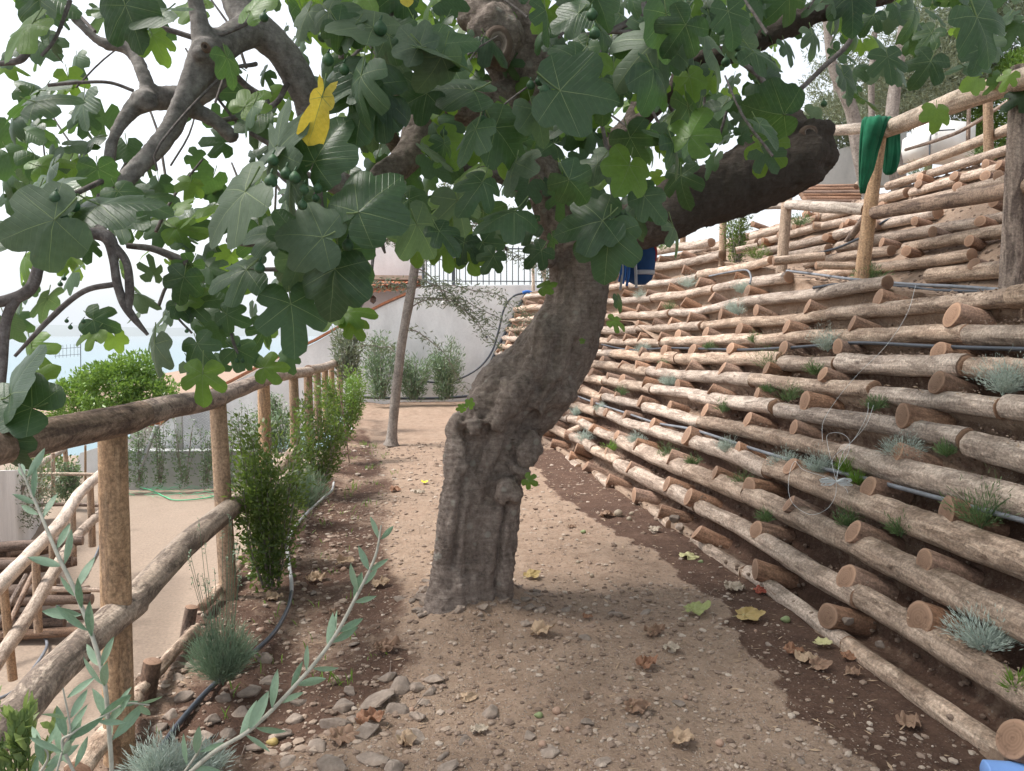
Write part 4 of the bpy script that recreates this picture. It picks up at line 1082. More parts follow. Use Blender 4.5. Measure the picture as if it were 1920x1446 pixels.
# leaves read from the photo: px,py of the stalk joint, length px, direction deg (0 right, 90 up), distance, lobing, facing(-1..1 sideways tilt), material
HERO = [
 (1231, 78, 118, 215, 2.3, .75, .1, 2), (1312, 54, 80, -35, 2.2, .2, .5, 2), (1085, 25, 70, 200, 2.4, .3, 0, 0), (1085, 118, 75, 200, 2.3, .3, 0, 0), (1050, 170, 125, -10, 2.2, .3, -.3, 0),
 (590, 303, 110, 60, 2.2, .25, 0, 0), (672, 398, 120, 45, 2.1, .15, .1, 0), (460, 360, 135, 215, 2.1, .5, .2, 2), (520, 285, 110, 88, 2.2, .5, .5, 2), (1130, 414, 110, 190, 2.3, .3, 0, 0), (1142, 440, 105, -96, 2.3, .3, .1, 0),
 (1208, 368, 75, -45, 2.4, .4, 0, 0), (688, 160, 125, -105, 2.2, .7, .1, 0), (682, 155, 80, 205, 2.2, .6, .4, 0), (888, 170, 105, 170, 2.3, .3, .3, 0), (800, 175, 85, 200, 2.3, .4, -.4, 0), (928, 240, 105, -45, 2.4, .3, 0, 0), (1000, 205, 75, -65, 2.3, .2, .3, 2),
 (186, 384, 120, 10, 2.0, .2, -.4, 0), (102, 412, 120, 200, 1.9, .3, .4, 2), (75, 370, 90, 40, 2.0, .2, .5, 0), (628, 505, 110, -100, 2.2, .15, .1, 0), (545, 570, 110, -80, 2.3, .6, .3, 0), (462, 506, 90, 195, 2.3, .7, .2, 0), (1832, 32, 110, -60, 2.2, .6, 0, 0),
 (1664, 107, 62, -80, 2.4, .85, 0, 0), (1745, 115, 65, -120, 2.5, .6, 0, 0), (1838, 92, 60, -100, 2.5, .4, .2, 0), (1590, -15, 60, -110, 2.2, .3, .3, 2), (700, 52, 110, 150, 2.2, .2, .3, 2), (578, 22, 60, -120, 2.3, .4, .2, 2), (785, 88, 70, 130, 2.1, .3, .3, 2), (810, 85, 105, 15, 2.2, .3, 0, 0), (800, 93, 115, -14, 2.1, .1, .75, 2),
 (555, 445, 70, 120, 2.2, .3, .2, 0), (605, 445, 100, 170, 2.1, .2, .3, 2), (520, 440, 80, 170, 2.3, .4, 0, 0), (640, 470, 90, -50, 2.3, .3, .2, 0), (570, 480, 80, -110, 2.3, .2, .8, 2), (650, 585, 60, 10, 2.6, .6, .2, 4), (625, 590, 50, 190, 2.6, .5, .3, 4), (660, 605, 45, -50, 2.6, .5, .3, 4),
 (370, 645, 55, -60, 2.5, .4, .2, 0), (380, 700, 70, -95, 2.4, .8, .1, 4), (425, 590, 50, -30, 2.5, .5, .3, 0), (180, 620, 55, 200, 2.6, .7, .2, 4), (175, 600, 50, -20, 2.6, .6, .2, 0), (495, 690, 50, 10, 2.6, .6, .1, 4), (440, 655, 60, -20, 2.6, .6, .1, 0), (290, 645, 70, -100, 2.5, .3, .4, 2), (345, 560, 55, 30, 2.6, .4, .2, 4), (335, 570, 40, -50, 2.6, .3, .2, 0),
 (345, 520, 60, -110, 2.5, .4, .3, 0), (60, 765, 110, 160, 1.9, .2, .2, 0), (20, 740, 120, 60, 1.9, .2, .4, 0), (0, 820, 80, -70, 1.9, .2, .3, 0), (55, 720, 60, 40, 2.0, .6, .2, 4), (460, 200, 60, 50, 2.8, .5, 0, 4), (60, 45, 90, 220, 2.2, .3, .2, 4), (235, 10, 90, -70, 2.4, .3, .3, 0), (310, 20, 90, 170, 2.4, .2, .3, 0), (285, 65, 60, -60, 2.6, .5, .3, 4),
 (880, 490, 60, 60, 3.4, .75, 0, 4), (905, 455, 60, -60, 3.4, .7, 0, 0), (835, 460, 55, -80, 3.4, .8, .1, 4), (790, 450, 60, -110, 3.4, .8, .1, 4), (765, 410, 55, 190, 3.4, .8, .1, 4), (870, 455, 50, -100, 3.4, .8, 0, 0), (1015, 470, 50, -140, 3.4, .6, 0, 0), (925, 480, 45, -120, 3.3, .7, .1, 0),
 (1150, 602, 34, -20, 3.4, .9, .2, 4), (990, 900, 26, -30, 3.7, .7, .2, 4), (1018, 538, 32, 20, 3.7, .4, .2, 4), (1160, 560, 30, -70, 3.5, .2, .6, 0), (880, 760, 18, 70, 3.6, .4, .5, 4), (868, 765, 16, 200, 3.6, .4, .5, 4), (1090, 640, 10, 20, 3.8, .3, .2, 4),
 (470, 20, 70, 60, 2.6, .4, .3, 4), (1140, 310, 60, 170, 2.9, .6, .3, 2), (1110, 330, 75, 190, 3.0, .6, .3, 4), (1380, 75, 60, -10, 2.6, .1, .5, 2), (1470, 215, 90, 175, 3.0, .1, .7, 0), (1440, 270, 70, -110, 3.4, .7, .2, 4), (1330, 90, 90, -60, 2.4, .1, .75, 2),
]
def hero(mb, h, mi=None, **kw):
    px, py, L, ang, Y, dep, tilt, m = h
    Y2 = Y
    dep = min(1, dep + .12); b = P(px, py, Y2); size = L * Y2 / F * .86
    d = dirv(ang, R.uniform(-.15, .25)); side = d.cross(-FW)
    n = (-FW * (1 - abs(tilt) * .8) + side * tilt * 1.2 * R.choice((-1, 1)) + Vector((0, 0, .45)))
    fig_leaf(mb, b, d, n, size, dep, R.uniform(.92, 1.08), m if mi is None else mi, 1, R.uniform(.12, .5), R.uniform(-.12, .2), 1, **kw)
for h in HERO: hero(crown, h)
GRID = [
 '545645897777888877887766', '511514889988888888554344', '740012589999988887323123', '970034588999988885023101',
 '974204799999999887200000', '774213799888887643000000', '777766777876664310000000', '766664577755424200000000',
 '363536461000000000000000', '442443351000000000000000', '412445320000000000000000', '300124100000000000000000']
rr_ = random.Random(11)
KEEP = [(935, 80, 935, 80, 72), (960, 190, 890, 195, 26), (1030, 330, 1050, 420, 24), (795, 190, 765, 300, 30), (385, 105, 340, 200, 30), (340, 200, 235, 335, 22), (380, 0, 385, 100, 16), (270, 190, 210, 270, 14), (265, 180, 250, 90, 14), (250, 90, 150, 45, 12), (530, 100, 580, 200, 22), (585, 210, 600, 310, 20), (420, 80, 500, 60, 26), (1300, 425, 1540, 330, 22), (1330, 100, 1470, 55, 18), (345, 200, 440, 262, 14), (190, 440, 130, 440, 14), (130, 440, 60, 535, 14), (60, 535, 0, 565, 14), (207, 455, 225, 540, 14), (235, 560, 275, 625, 10), (1140, 285, 1210, 180, 14), (690, 345, 745, 320, 22), (1495, 175, 1590, 90, 10), (1200, 490, 1200, 490, 50), (12, 600, 5, 700, 12), (0, 240, 0, 240, 1)]
def keepclear(px, py, m):
    for ax, ay, bx_, by_, w_ in KEEP:
        dx, dy = bx_ - ax, by_ - ay
        t = max(0, min(1, ((px - ax) * dx + (py - ay) * dy) / (dx * dx + dy * dy + 1e-6)))
        if math.hypot(px - ax - dx * t, py - ay - dy * t) < w_ + m: return True
    return False
for j, row in enumerate(GRID):
    for i, ch in enumerate(row):
        v = int(ch)
        if not v: continue
        near = v / 9 * (.95 if i < 8 else 1.35) * (.45 if j > 7 else 1)
        far = v / 9 * (4.8 if i < 8 else 8.0)
        def cnt(x): return int(x) + (rr_.random() < x - int(x))
        for kind, c_ in ((0, cnt(near)), (1, cnt(far))):
            for _ in range(c_):
                px = (i + rr_.random()) * 80; py = (j + rr_.random()) * 60 - 28
                if kind == 0:
                    Y = rr_.uniform(2.1, 3.0); size = rr_.uniform(.075, .125) 
                else:
                    Y = rr_.uniform(3.1, 5.2) if i > 7 else rr_.uniform(3.1, 4.4); size = rr_.uniform(.07, .14)
                b = P(px, py, Y); ang = rr_.uniform(-160, -20) if rr_.random() < .72 else rr_.uniform(-180, 180)
                d = dirv(ang, rr_.uniform(-.5, .5))
                if kind == 0 or Y < 3.6:
                    L_ = size * F / Y * .5; aa = math.radians(ang)
                    if keepclear(px + math.cos(aa) * L_, py - math.sin(aa) * L_, L_ * .75) and rr_.random() < .93: continue
                n = -FW * rr_.uniform(.2, 1) + Vector((0, 0, rr_.uniform(.0, 1.1))) + RT * rr_.uniform(-.8, .8)
                m = rr_.choices((0, 2, 4), (6.5, 1.6, .7) if kind == 0 else (5.6, .7, 2.6))[0]
                fig_leaf(crown, b, d, n, size, rr_.uniform(.25, .95), rr_.uniform(.82, 1.1), m, 1, rr_.uniform(.1, .75), rr_.uniform(-.3, .3), 1 if kind == 0 or size * F / Y > 52 else 0, pet=True, rnd=rr_)
# the part of the crown above the picture, which shades the path
for _ in range(520):
    x = rr_.uniform(-2.2, 3.6); y = rr_.uniform(1.0, 6.6); zmin = max(2.0, H + (y * .56) + .08)
    b = Vector((x, y, zmin + rr_.random() ** 1.6 * 1.9)); pr = proj(b)
    if pr[1] > -90 and pr[2] > 0: continue
    d = Vector((rr_.uniform(-1, 1), rr_.uniform(-1, 1), rr_.uniform(-.8, .2)))
    fig_leaf(crown, b, d, Vector((rr_.uniform(-.5, .5), rr_.uniform(-.5, .5), 1)), rr_.uniform(.15, .24), rr_.uniform(.2, .8), 1, rr_.choice((0, 0, 4)), 1, .2, .05, 0, rnd=rr_, pet=False)
cr = crown.build('crown', FM, fig)
for i, h in enumerate([(606, 186, 84, -112, 2.15, -.3, .86, 3), (757, -28, 46, -80, 2.3, .3, .1, 3)]):
    mb = MB()
    if i == 0: fig_leaf(mb, P(604, 182, 2.12), dirv(-108, .1), -FW + RT * .6, 82 * 2.12 / F, 0, .36, 3, 1, .5, .5, 1)
    else: hero(mb, h, 3)
    o = mb.build('yellow_leaf', FM, fig); o['label'] = ['curled yellow leaf hanging in the crown', 'yellow leaf at the top edge'][i]
FIGS = [(615, 113, 12, 2.2), (645, 131, 11, 2.2), (713, 54, 14, 2.2), (745, 80, 12, 2.2), (512, 301, 11, 2.1), (508, 340, 13, 2.1), (537, 326, 12, 2.15), (553, 334, 12, 2.1), (570, 356, 10, 2.1), (596, 354, 10, 2.2), (592, 372, 8, 2.2), (567, 385, 10, 2.1), (487, 503, 11, 2.2), (105, 372, 12, 1.95), (138, 386, 12, 2.0), (122, 412, 10, 1.95), (1115, 63, 12, 2.25), (1253, 53, 12, 2.2), (1285, 20, 12, 2.2), (1110, 28, 12, 2.3), (1012, 152, 10, 2.3), (1022, 170, 12, 2.25), (995, 160, 9, 2.3), (1383, 90, 8, 2.6), (1384, 105, 8, 2.6), (1361, 117, 10, 2.6), (906, 230, 13, 2.4), (1160, 403, 10, 2.5), (1172, 408, 9, 2.5), (625, 433, 11, 2.2), (652, 460, 12, 2.2), (605, 70, 10, 2.6), (495, 33, 9, 2.5), (132, 614, 4.5, 2.5), (156, 603, 4.5, 2.5), (350, 621, 4, 2.5), (444, 677, 4.5, 2.6), (455, 677, 4.5, 2.6), (448, 648, 4, 2.6), (125, 602, 4, 2.5), (832, 350 - 100, 8, 3.4), (1085, 165 + 80, 7, 3.4), (1545, 255 - 60, 7, 3.2), (120, 522, 5, 2.8), (113, 533, 5, 2.8), (378, 183, 5, 3.2), (370, 190, 5, 3.2)]
for i, (px, py, r, Y) in enumerate(FIGS):
    mb = MB(); c = P(px, py, Y - .03); k = r * .88 * Y / F
    vs, fs = ico(3); q = []
    for v in vs:
        t = max(0, v.z); f_ = 1 - .45 * t * t
        q.append(c + Vector((v.x * k * f_, v.y * k * f_, (v.z * (1.0 + .25 * t)) * k)))
    mb.add(q, fs); tube(mb, [(c.x, c.y, c.z + k * 1.2, k * .2), (c.x + k * .2, c.y + .01, c.z + k * 2, k * .16)], 6, cap=False)
    mb.build('fig', FIGM, fig)
# ------------------------------------------------------------------ background walls and house
YW = 17.5
def wallpoly(name, px, y, th, m, label, cat, holes=None):
    a = [P(p[0], p[1], y) for p in px]
    mb = MB(); n = len(a)
    vs = [v.copy() for v in a] + [v + Vector((0, th, 0)) for v in a]
    mb.add(vs, [tuple(range(n))[::-1], tuple(range(n, 2 * n))] + [(i, (i + 1) % n, n + (i + 1) % n, n + i) for i in range(n)])
    o = mb.build(name, m, smooth=False, origin=tuple(a[0]))
    return tag(o, label, cat)
back = empty('retaining_wall', tuple(P(900, 745, YW)), 'weathered white plaster retaining wall with sloping left top closing the end of the path', 'wall')
o = wallpoly('wall_face', [(300, 915), (300, 800), (360, 752), (428, 722), (500, 684), (590, 643), (660, 604), (720, 574), (770, 551), (785, 537), (1060, 534), (1060, 760), (690, 760)], YW, .3, PLASTER, None, None); par(o, back)
mb = MB()
cp = [P(*q, YW) for q in [(300, 797), (360, 749), (428, 719), (500, 681), (590, 640), (660, 601), (720, 571), (772, 548)]]
for a, b in zip(cp, cp[1:]):
    d = (b - a)
    vs = [a + Vector((0, -.04, 0)), b + Vector((0, -.04, 0)), b + Vector((0, .34, 0)), a + Vector((0, .34, 0))]
    vs += [v + Vector((0, 0, .055)) for v in vs]
    mb.add(vs, [(0, 1, 2, 3), (7, 6, 5, 4), (0, 4, 5, 1), (1, 5, 6, 2), (2, 6, 7, 3), (3, 7, 4, 0)])
mb.build('coping', ORANGE, back, smooth=False)
mb = MB(); c = P(912, 632, YW); tube(mb, [(c.x, c.y - .02, c.z, .03), (c.x, c.y + .02, c.z, .03)], 12); mb.build('drain_hole', IRON, back)
mb = MB(); c = P(832, 567, YW); tube(mb, [(c.x, c.y - .10, c.z - .02, .04), (c.x, c.y + .02, c.z, .05)], 12); mb.build('pipe_end', PLASTER, back)
wallpoly('garden_wall', [(236, 925), (236, 846), (486, 846), (486, 925)], 17.0, .35, GREYW, 'low grey concrete wall behind the plants at the far side of the yard', 'wall')
wallpoly('garden_wall', [(120, 935), (150, 850), (245, 820), (245, 920)], 19, .3, WHITEW, 'white sloping garden wall behind the small far fence', 'wall')
mb = MB(); a = P(-60, 885, 9.5); b = P(78, 880, 14.5)
for (p_, q_) in ((a, b),):
    vs = [Vector((p_.x, p_.y, YARD - .1)), Vector((q_.x, q_.y, YARD - .1)), q_, p_]; vs += [v + Vector((-.3, 0, 0)) for v in vs]
    mb.add(vs, [(0, 1, 2, 3), (7, 6, 5, 4), (0, 4, 5, 1), (1, 5, 6, 2), (2, 6, 7, 3), (3, 7, 4, 0)])
tag(mb.build('garden_wall', PLASTER, smooth=False, origin=tuple(a)), 'pale grey plaster wall behind the dark log pile at the left edge', 'wall')
# house behind
hs_ = empty('house', tuple(P(720, 560, 20)), 'white house with clay tile porch roof partly hidden behind the fig branches', 'house')
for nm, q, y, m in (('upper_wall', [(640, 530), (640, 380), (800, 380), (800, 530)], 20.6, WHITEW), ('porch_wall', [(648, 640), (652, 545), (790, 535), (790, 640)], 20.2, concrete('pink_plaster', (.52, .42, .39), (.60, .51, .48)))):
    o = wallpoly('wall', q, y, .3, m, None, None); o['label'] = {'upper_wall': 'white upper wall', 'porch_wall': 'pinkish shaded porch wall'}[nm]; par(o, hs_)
mb = MB()
for row in range(4):
    y0 = 19.2 + row * .32; a = P(652, 552 - row * 0, 19.2); b = P(790, 541, 19.2)
    n = 60; vs = []
    for i in range(n + 1):
        t = i / n; x = a.x + (b.x - a.x) * t
        for e in (0, 1):
            vs.append((x, y0 + e * .36, a.z + (b.z - a.z) * t + .08 * row + e * .07 + .035 * abs(math.sin(t * 38 + row)) ))
    mb.add(vs, [(2 * i, 2 * i + 2, 2 * i + 3, 2 * i + 1) for i in range(n)])
    vs2 = [(v[0], v[1], v[2]) for v in vs[::2]] + [(v[0], v[1], v[2] - .03) for v in vs[::2]]
    mb.add(vs2, [(i, n + 1 + i, n + 2 + i, i + 1) for i in range(n)])
mb.build('tile_roof', ORANGE, hs_, smooth=False)
mb = MB(); box(mb, P(718, 522, 19.6), (2.0, .8, .10)); mb.build('roof_edge', simple('pale_clay', (.5, .36, .27), .85, .2, 6), hs_, smooth=False)
mb = MB(); c = P(700, 562, 19.8); blob(mb, c, (.09, .09, .11), 1, .1); mb.build('lantern', simple('lantern_brown', (.12, .07, .05), .6), hs_)
ch = P(838, 420, 22)
o_ = MB(); box(o_, (0, 0, 0), (.52, .5, 1.35)); o = o_.build('chimney', BRICK, smooth=False, origin=None); o.location = ch; tag(o, 'red brick chimney stack with a white render strip seen between the fig leaves', 'chimney')
mb = MB(); box(mb, (.09, -.26, 0), (.05, .03, 1.3)); o2 = mb.build('render_strip', WHITEW, smooth=False); o2.parent = o
rl = empty('railing', tuple(P(900, 535, 17.6)), 'dark metal balcony railing with thin bars on top of the white retaining wall', 'railing')
bars = []
mb = MB(); a = P(1000, 534, 17.6); tube(mb, [(0, 0, 0, .011), (0, 0, .86, .011)], 6); b0 = mb.build('bar', IRON)
k = 0
for px in list(range(792, 862, 8)) + list(range(862, 1050, 11)):
    o = b0 if k == 0 else b0.copy()
    if k: C.objects.link(o)
    o.location = P(px, 534, 17.6); par(o, rl); k += 1
for (x0, x1, yy_, r) in ((790, 1050, 466, .016), (790, 1050, 527, .012)):
    mb = MB(); a = P(x0, yy_, 17.6); b = P(x1, yy_ + 1, 17.6); tube(mb, [(a.x, a.y, a.z, r), (b.x, b.y, b.z, r)], 6); mb.build('rail', IRON, rl)
for px in (794, 851):
    mb = MB(); a = P(px, 536, 17.58); tube(mb, [(a.x, a.y, a.z, .03), (a.x, a.y, a.z + .86, .03)], 6); mb.build('post', IRON, rl)
wt = empty('rustic_gate', tuple(P(1010, 545, 16.8)), 'small pale wooden frame gate standing at the top of the bank before the railing', 'gate')
for (a, b, c, d, w_) in [(1000, 545, 999, 470, 6), (1022, 538, 1020, 472, 6)]: post(a, b, c, d, 16.8, w_, PALEM, wt)
rail([(998, 472, 16.8, 5), (1012, 462, 16.8, 5)], PALEM, wt, n=8); rail([(1004, 474, 16.8, 5), (1020, 520, 16.8, 5)], PALEM, wt, n=8, name='brace')
# far roof and pieces seen through the left fence
wallpoly('garden_wall', [(240, 850), (246, 800), (300, 793), (330, 800), (330, 850)], 20, .3, WHITEW, 'white house wall under an orange tile edge beyond the yard', 'wall')
mb = MB(); a = P(268, 800, 19.7); b = P(302, 790, 19.7); box(mb, (a + b) / 2, (.5, .5, .08), erot(0, -.25, 0)); tag(mb.build('tile_edge', ORANGE, smooth=False), 'small orange roof tile edge behind the yard plants', 'roof')
mb = MB(); A = P(262, 880, 16.6); B = P(294, 798, 16.6); tube(mb, [tuple(A) + (.045,), tuple(B) + (.045,)], 4); tag(mb.build('board', simple('grey_board', (.36, .37, .38), .8)), 'grey board leaning diagonally on the far wall among the yard plants', 'board')
mb = MB(); A = P(338, 842, 16.7); box(mb, A + Vector((0, 0, .36)), (.11, .11, .75)); tag(mb.build('wall_post', GREYW, smooth=False), 'square grey post standing on the low concrete wall of the yard', 'post')
fence = MB(); 
for i in range(26):
    t = i / 25; a0 = P(350 + 62 * t, 765 + 0 * t, 16.9); 
    a1 = P(350 + 62 * t + 40, 848, 16.9); a2 = P(350 + 62 * t - 40, 848, 16.9)
    for e in (a1, a2): tube(fence, [tuple(a0) + (.0035,), tuple(e) + (.0035,)], 3, cap=False)
tag(fence.build('wire_fence', IRON), 'thin wire mesh fence between the yard wall post and the second fence post', 'fence')
ant = empty('antenna', tuple(P(150, 690, 40)), 'thin television antenna on a mast rising beyond the round green tree', 'antenna')
mb = MB(); a = P(152, 760, 40); b = P(151, 628, 40); tube(mb, [tuple(a) + (.02,), tuple(b) + (.02,)], 5); mb.build('mast', IRON, ant)
mb = MB()
for i in range(7):
    a = P(104 + i * 7, 648 - i * .6, 40); b = P(104 + i * 7, 672 - i * .6, 40); tube(mb, [tuple(a) + (.008,), tuple(b) + (.008,)], 4)
for yy_ in (655, 668):
    a = P(102, yy_, 40); b = P(152, yy_ - 4, 40); tube(mb, [tuple(a) + (.01,), tuple(b) + (.01,)], 4)
mb.build('elements', IRON, ant)
# upper right: grey walls, tank
wallpoly('garden_wall', [(1470, 345), (1470, 305), (1560, 300), (1560, 285), (1700, 235), (1700, 345), (1600, 352)], 13.5, .3, GREYW, 'grey concrete wall behind the tree trunks at the upper right', 'wall')
tk = empty('water_tank', tuple(P(1760, 300, 12)), 'white plastic tank box with a dark frame line behind the upper rustic fence', 'tank')
mb = MB(); c = P(1768, 268, 12.6); box(mb, c, (.85, .6, .62), erot(0, 0, .15), bev=.04); mb.build('body', TANK, tk)
mb = MB(); c = P(1718, 278, 12.6); box(mb, c, (.22, .5, .42), erot(0, .1, .15), bev=.03); mb.build('side_box', TANK, tk)
mb = MB(); pxtube(mb, [(1743, 300, 12.2, 1.6), (1744, 262, 12.2, 1.6), (1752, 247, 12.2, 1.6), (1790, 243, 12.2, 1.2)], 6); mb.build('frame', IRON, tk)
# ------------------------------------------------------------------ small-leaved plants
def lance(mb, base, d, n, L, W, z, m=0, bend=.15):
    d = d.normalized(); n = n - d * n.dot(d)
    if n.length < 1e-4: n = d.orthogonal()
    n.normalize(); s = d.cross(n)
    vs = []; tc = []
    for t, w_ in ((0, .12), (.3, .9), (.62, 1.0), (1, .06)):
        c = base + d * (L * t) - n * (bend * L * t * t)
        for e in (-1, 1):
            vs.append(c + s * (e * W * .5 * w_)); tc.append((t, e * .3, z))
    mb.add(vs, [(0, 1, 3, 2), (2, 3, 5, 4), (4, 5, 7, 6)], m, tc)
def quadleaf(mb, base, d, n, L, W, z):
    d = d.normalized(); n = n - d * n.dot(d)
    if n.length < 1e-4: n = d.orthogonal()
    n.normalize(); s = d.cross(n)
    vs = [base, base + d * L * .5 + s * W * .5 - n * L * .05, base + d * L - n * L * .12, base + d * L * .5 - s * W * .5 - n * L * .05]
    mb.add(vs, [(0, 1, 2, 3)], 0, [(0, 0, z), (.5, .3, z), (1, 0, z), (.5, -.3, z)])
def rv(r): 
    while True:
        v = Vector((r.uniform(-1, 1), r.uniform(-1, 1), r.uniform(-1, 1)))
        if .05 < v.length < 1: return v
def cloud(mb, c, s, n, L, W, seed, hollow=.35, up=.3, clump=2.2, thr=-.12):
    r = random.Random(seed); c = Vector(c)
    k = 0; tries = 0
    while k < n and tries < n * 6:
        tries += 1
        v = rv(r); l = v.length
        if l < hollow and r.random() < .8: continue
        q = Vector((c.x + v.x * s[0], c.y + v.y * s[1], c.z + v.z * s[2]))
        g = noise.noise(Vector((v.x * clump + seed, v.y * clump, v.z * clump)))
        if g < thr + (l - .6) * .5: continue
        d = v.normalized() * .6 + rv(r) + Vector((0, 0, up))
        quadleaf(mb, q, d, rv(r) + Vector((0, 0, .4)), L * r.uniform(.7, 1.3), W * r.uniform(.7, 1.2), r.random()); k += 1
def tree_bg(name, px, py, Y, base, label, cat, m, clouds, trunk=None, L=.06, W=.014, seed=1, bark=None):
    t = empty(name, tuple(base), label, cat)
    if trunk:
        mb = MB()
        for L_ in trunk: pxtube(mb, L_, 10, rough=.12, nf=8)
        mb.build('trunk', bark or OLBARK, t)
    mb = MB()
    for i, (cx, cy, cY, rx, ry, rz, n) in enumerate(clouds):
        cloud(mb, P(cx, cy, cY), (rx * cY / F, ry, rz * cY / F), n, L, W, seed + i * 13)
    mb.build('crown', m, t)
    return t
# young olive in the middle distance
ol = empty('olive_tree', tuple(G(732, 830, -.15)), 'slender young olive tree with a pale leaning trunk left of the fig tree', 'tree')
mb = MB(); pxtube(mb, [(733, 835, 10.9, 15), (735, 815, 10.9, 9.5), (742, 740, 10.9, 9), (754, 640, 10.9, 8.5), (768, 560, 10.9, 8.5), (781, 480, 10.9, 8), (790, 420, 10.9, 7), (800, 340, 10.9, 5)], 14, rough=.08, nf=12, seg=40); mb.build('trunk', OLBARK, ol)
mb = MB(); lf = MB(); r = random.Random(5)
def olive_branch(p0, dirx, diry, n, L0, Y, sag):
    px, py = p0; pts = [(px, py, Y, 1.3)]
    for i in range(n):
        px += dirx + r.uniform(-6, 6); py += diry + i * sag + r.uniform(-5, 5); pts.append((px, py, Y + r.uniform(-.1, .1), max(.35, 1.3 - 1.0 * i / n)))
    q = skel(pts, n * 5); tube(mb, [tuple(a) for a in q], 5, cap=False)
    for a in q[3:]:
        for e in range(L0 * 3):
            v = Vector(a[:3]); d = Vector((r.uniform(-1, 1), r.uniform(-1, 1), r.uniform(-.9, .5)))
            quadleaf(lf, v + rv(r) * .11, d, rv(r), r.uniform(.06, .10), r.uniform(.014, .022), r.random())
for (p0, dx, dy, n, l0, sag) in [((775, 540), 26, -6, 9, 3, 3.2), ((770, 560), 28, 0, 7, 3, 3), ((778, 500), 30, -14, 9, 3, 4), ((780, 470), 26, -18, 10, 3, 4), ((772, 545), -20, -12, 7, 3, 4), ((765, 580), 20, -14, 7, 2, 8), ((782, 480), -18, -16, 8, 3, 4), ((786, 440), 22, -16, 10, 4, 3), ((784, 450), -20, -14, 9, 4, 4), ((790, 420), 10, -22, 10, 4, 3), ((775, 520), 24, 8, 7, 3, 2), ((740, 660), -16, -6, 5, 2, 3), ((778, 500), 18, 14, 9, 2, 1), ((782, 470), 34, -8, 9, 3, 4), ((756, 620), 18, 4, 7, 2, 4), ((784, 450), -28, -6, 8, 4, 4), ((790, 420), 28, -6, 11, 4, 3)]:
    olive_branch(p0, dx, dy, n, l0, 10.9, sag)
mb.build('branches', OLBARK, ol); lf.build('crown', LF_OLIVE_BG, ol)
# oleander shrubs against the back wall
for i, (px, py, w_, h_, n, lb) in enumerate([(715, 748, 32, 105, 420, 'bushy grey-green oleander shrub at the left foot of the white retaining wall'), (775, 748, 34, 75, 330, 'low oleander shrub right behind the young olive trunk'), (835, 748, 32, 100, 420, 'upright oleander shrub at the wall nearest the log bank'), (652, 715, 22, 90, 260, 'thin pale shrub at the far end of the left rustic fence')]):
    base = P(px, py, 16.6 if i < 3 else 12.5); Y = base.y; t = empty('shrub', tuple(base), lb, 'shrub', None); r = random.Random(40 + i); st = MB(); lf = MB()
    for s_ in range(13):
        a = r.uniform(-1, 1); top = h_ * r.uniform(.6, 1.1)
        q = skel([(px + a * 6, py, Y, .7), (px + a * w_ * .5, py - top * .5, Y + r.uniform(-.2, .2), .6), (px + a * w_ * r.uniform(.7, 1.1), py - top, Y + r.uniform(-.3, .3), .4)], 10)
        tube(st, [tuple(z) for z in q], 4, cap=False)
        for e in range(n // 2):
            v = Vector(q[r.randint(1, 10)][:3]) + rv(r) * .16; d = Vector((a * .6, 0, .7)) + rv(r) * .9
            quadleaf(lf, v, d, rv(r), r.uniform(.07, .12), r.uniform(.016, .026), r.random())
    st.build('stems', OLBARK, t); lf.build('leaves', LF_OLEA if i < 3 else LF_OLIVE_BG, t)
# climbing plants along the yard wall
YP = [(262, 905, 14, 100), (300, 905, 20, 110), (345, 905, 24, 125), (385, 905, 20, 95), (425, 900, 20, 115), (462, 895, 18, 130), (480, 880, 14, 100), (232, 905, 12, 70), (118, 935, 16, 75), (140, 930, 14, 60), (520, 790, 16, 60)]
for i, (px, py, w_, h_) in enumerate(YP):
    Y = 16.6 if i < 8 else 15.2
    base = P(px, py, Y); t = empty('shrub', tuple(base), 'leafy green climber at the yard wall beyond the left fence, %s from the left' % ordn(1 + sorted([q[0] for q in YP]).index(px)), 'shrub', 'climbers along the yard wall'); r = random.Random(80 + i); st = MB(); lf = MB()
    for s_ in range(8):
        a = r.uniform(-1, 1); top = h_ * r.uniform(.6, 1.05)
        q = skel([(px + a * 4, py, Y, .8), (px + a * w_ * .6, py - top * .5, Y, .6), (px + a * w_, py - top, Y, .4)], 8)
        tube(st, [tuple(z) for z in q], 4, cap=False)
        for e in range(70):
            v = Vector(q[r.randint(0, 8)][:3]) + rv(r) * .14
            quadleaf(lf, v, rv(r) + Vector((0, -.2, .2)), rv(r), r.uniform(.06, .1), r.uniform(.02, .035), r.random())
    st.build('stems', OLBARK, t); lf.build('leaves', LF_OLEA, t)
# citrus tree beyond the yard
tree_bg('citrus_tree', 0, 0, 0, P(205, 905, 19), 'dense round bright green citrus tree beyond the yard at the left', 'tree', LF_CITRUS,
        [(205, 735, 19, 95, 1.1, 50, 5200), (285, 745, 19, 55, .8, 42, 2200), (130, 755, 19, 50, .8, 40, 2000), (225, 700, 19, 60, .8, 32, 1800), (262, 682, 19, 30, .5, 22, 500)], [[(205, 905, 19, 8), (205, 820, 19, 7), (210, 760, 19, 5)]], .11, .05, 3)
tree_bg('olive_tree', 0, 0, 0, P(30, 1000, 12.5), 'grey-green olive growing at the left edge above the dark log pile', 'tree', LF_OLIVE_BG,
        [(30, 935, 12.5, 55, .5, 60, 1500), (70, 900, 13, 40, .4, 40, 700)], [[(10, 1010, 12.5, 5), (25, 960, 12.5, 4), (45, 910, 12.6, 3)]], .07, .016, 7)
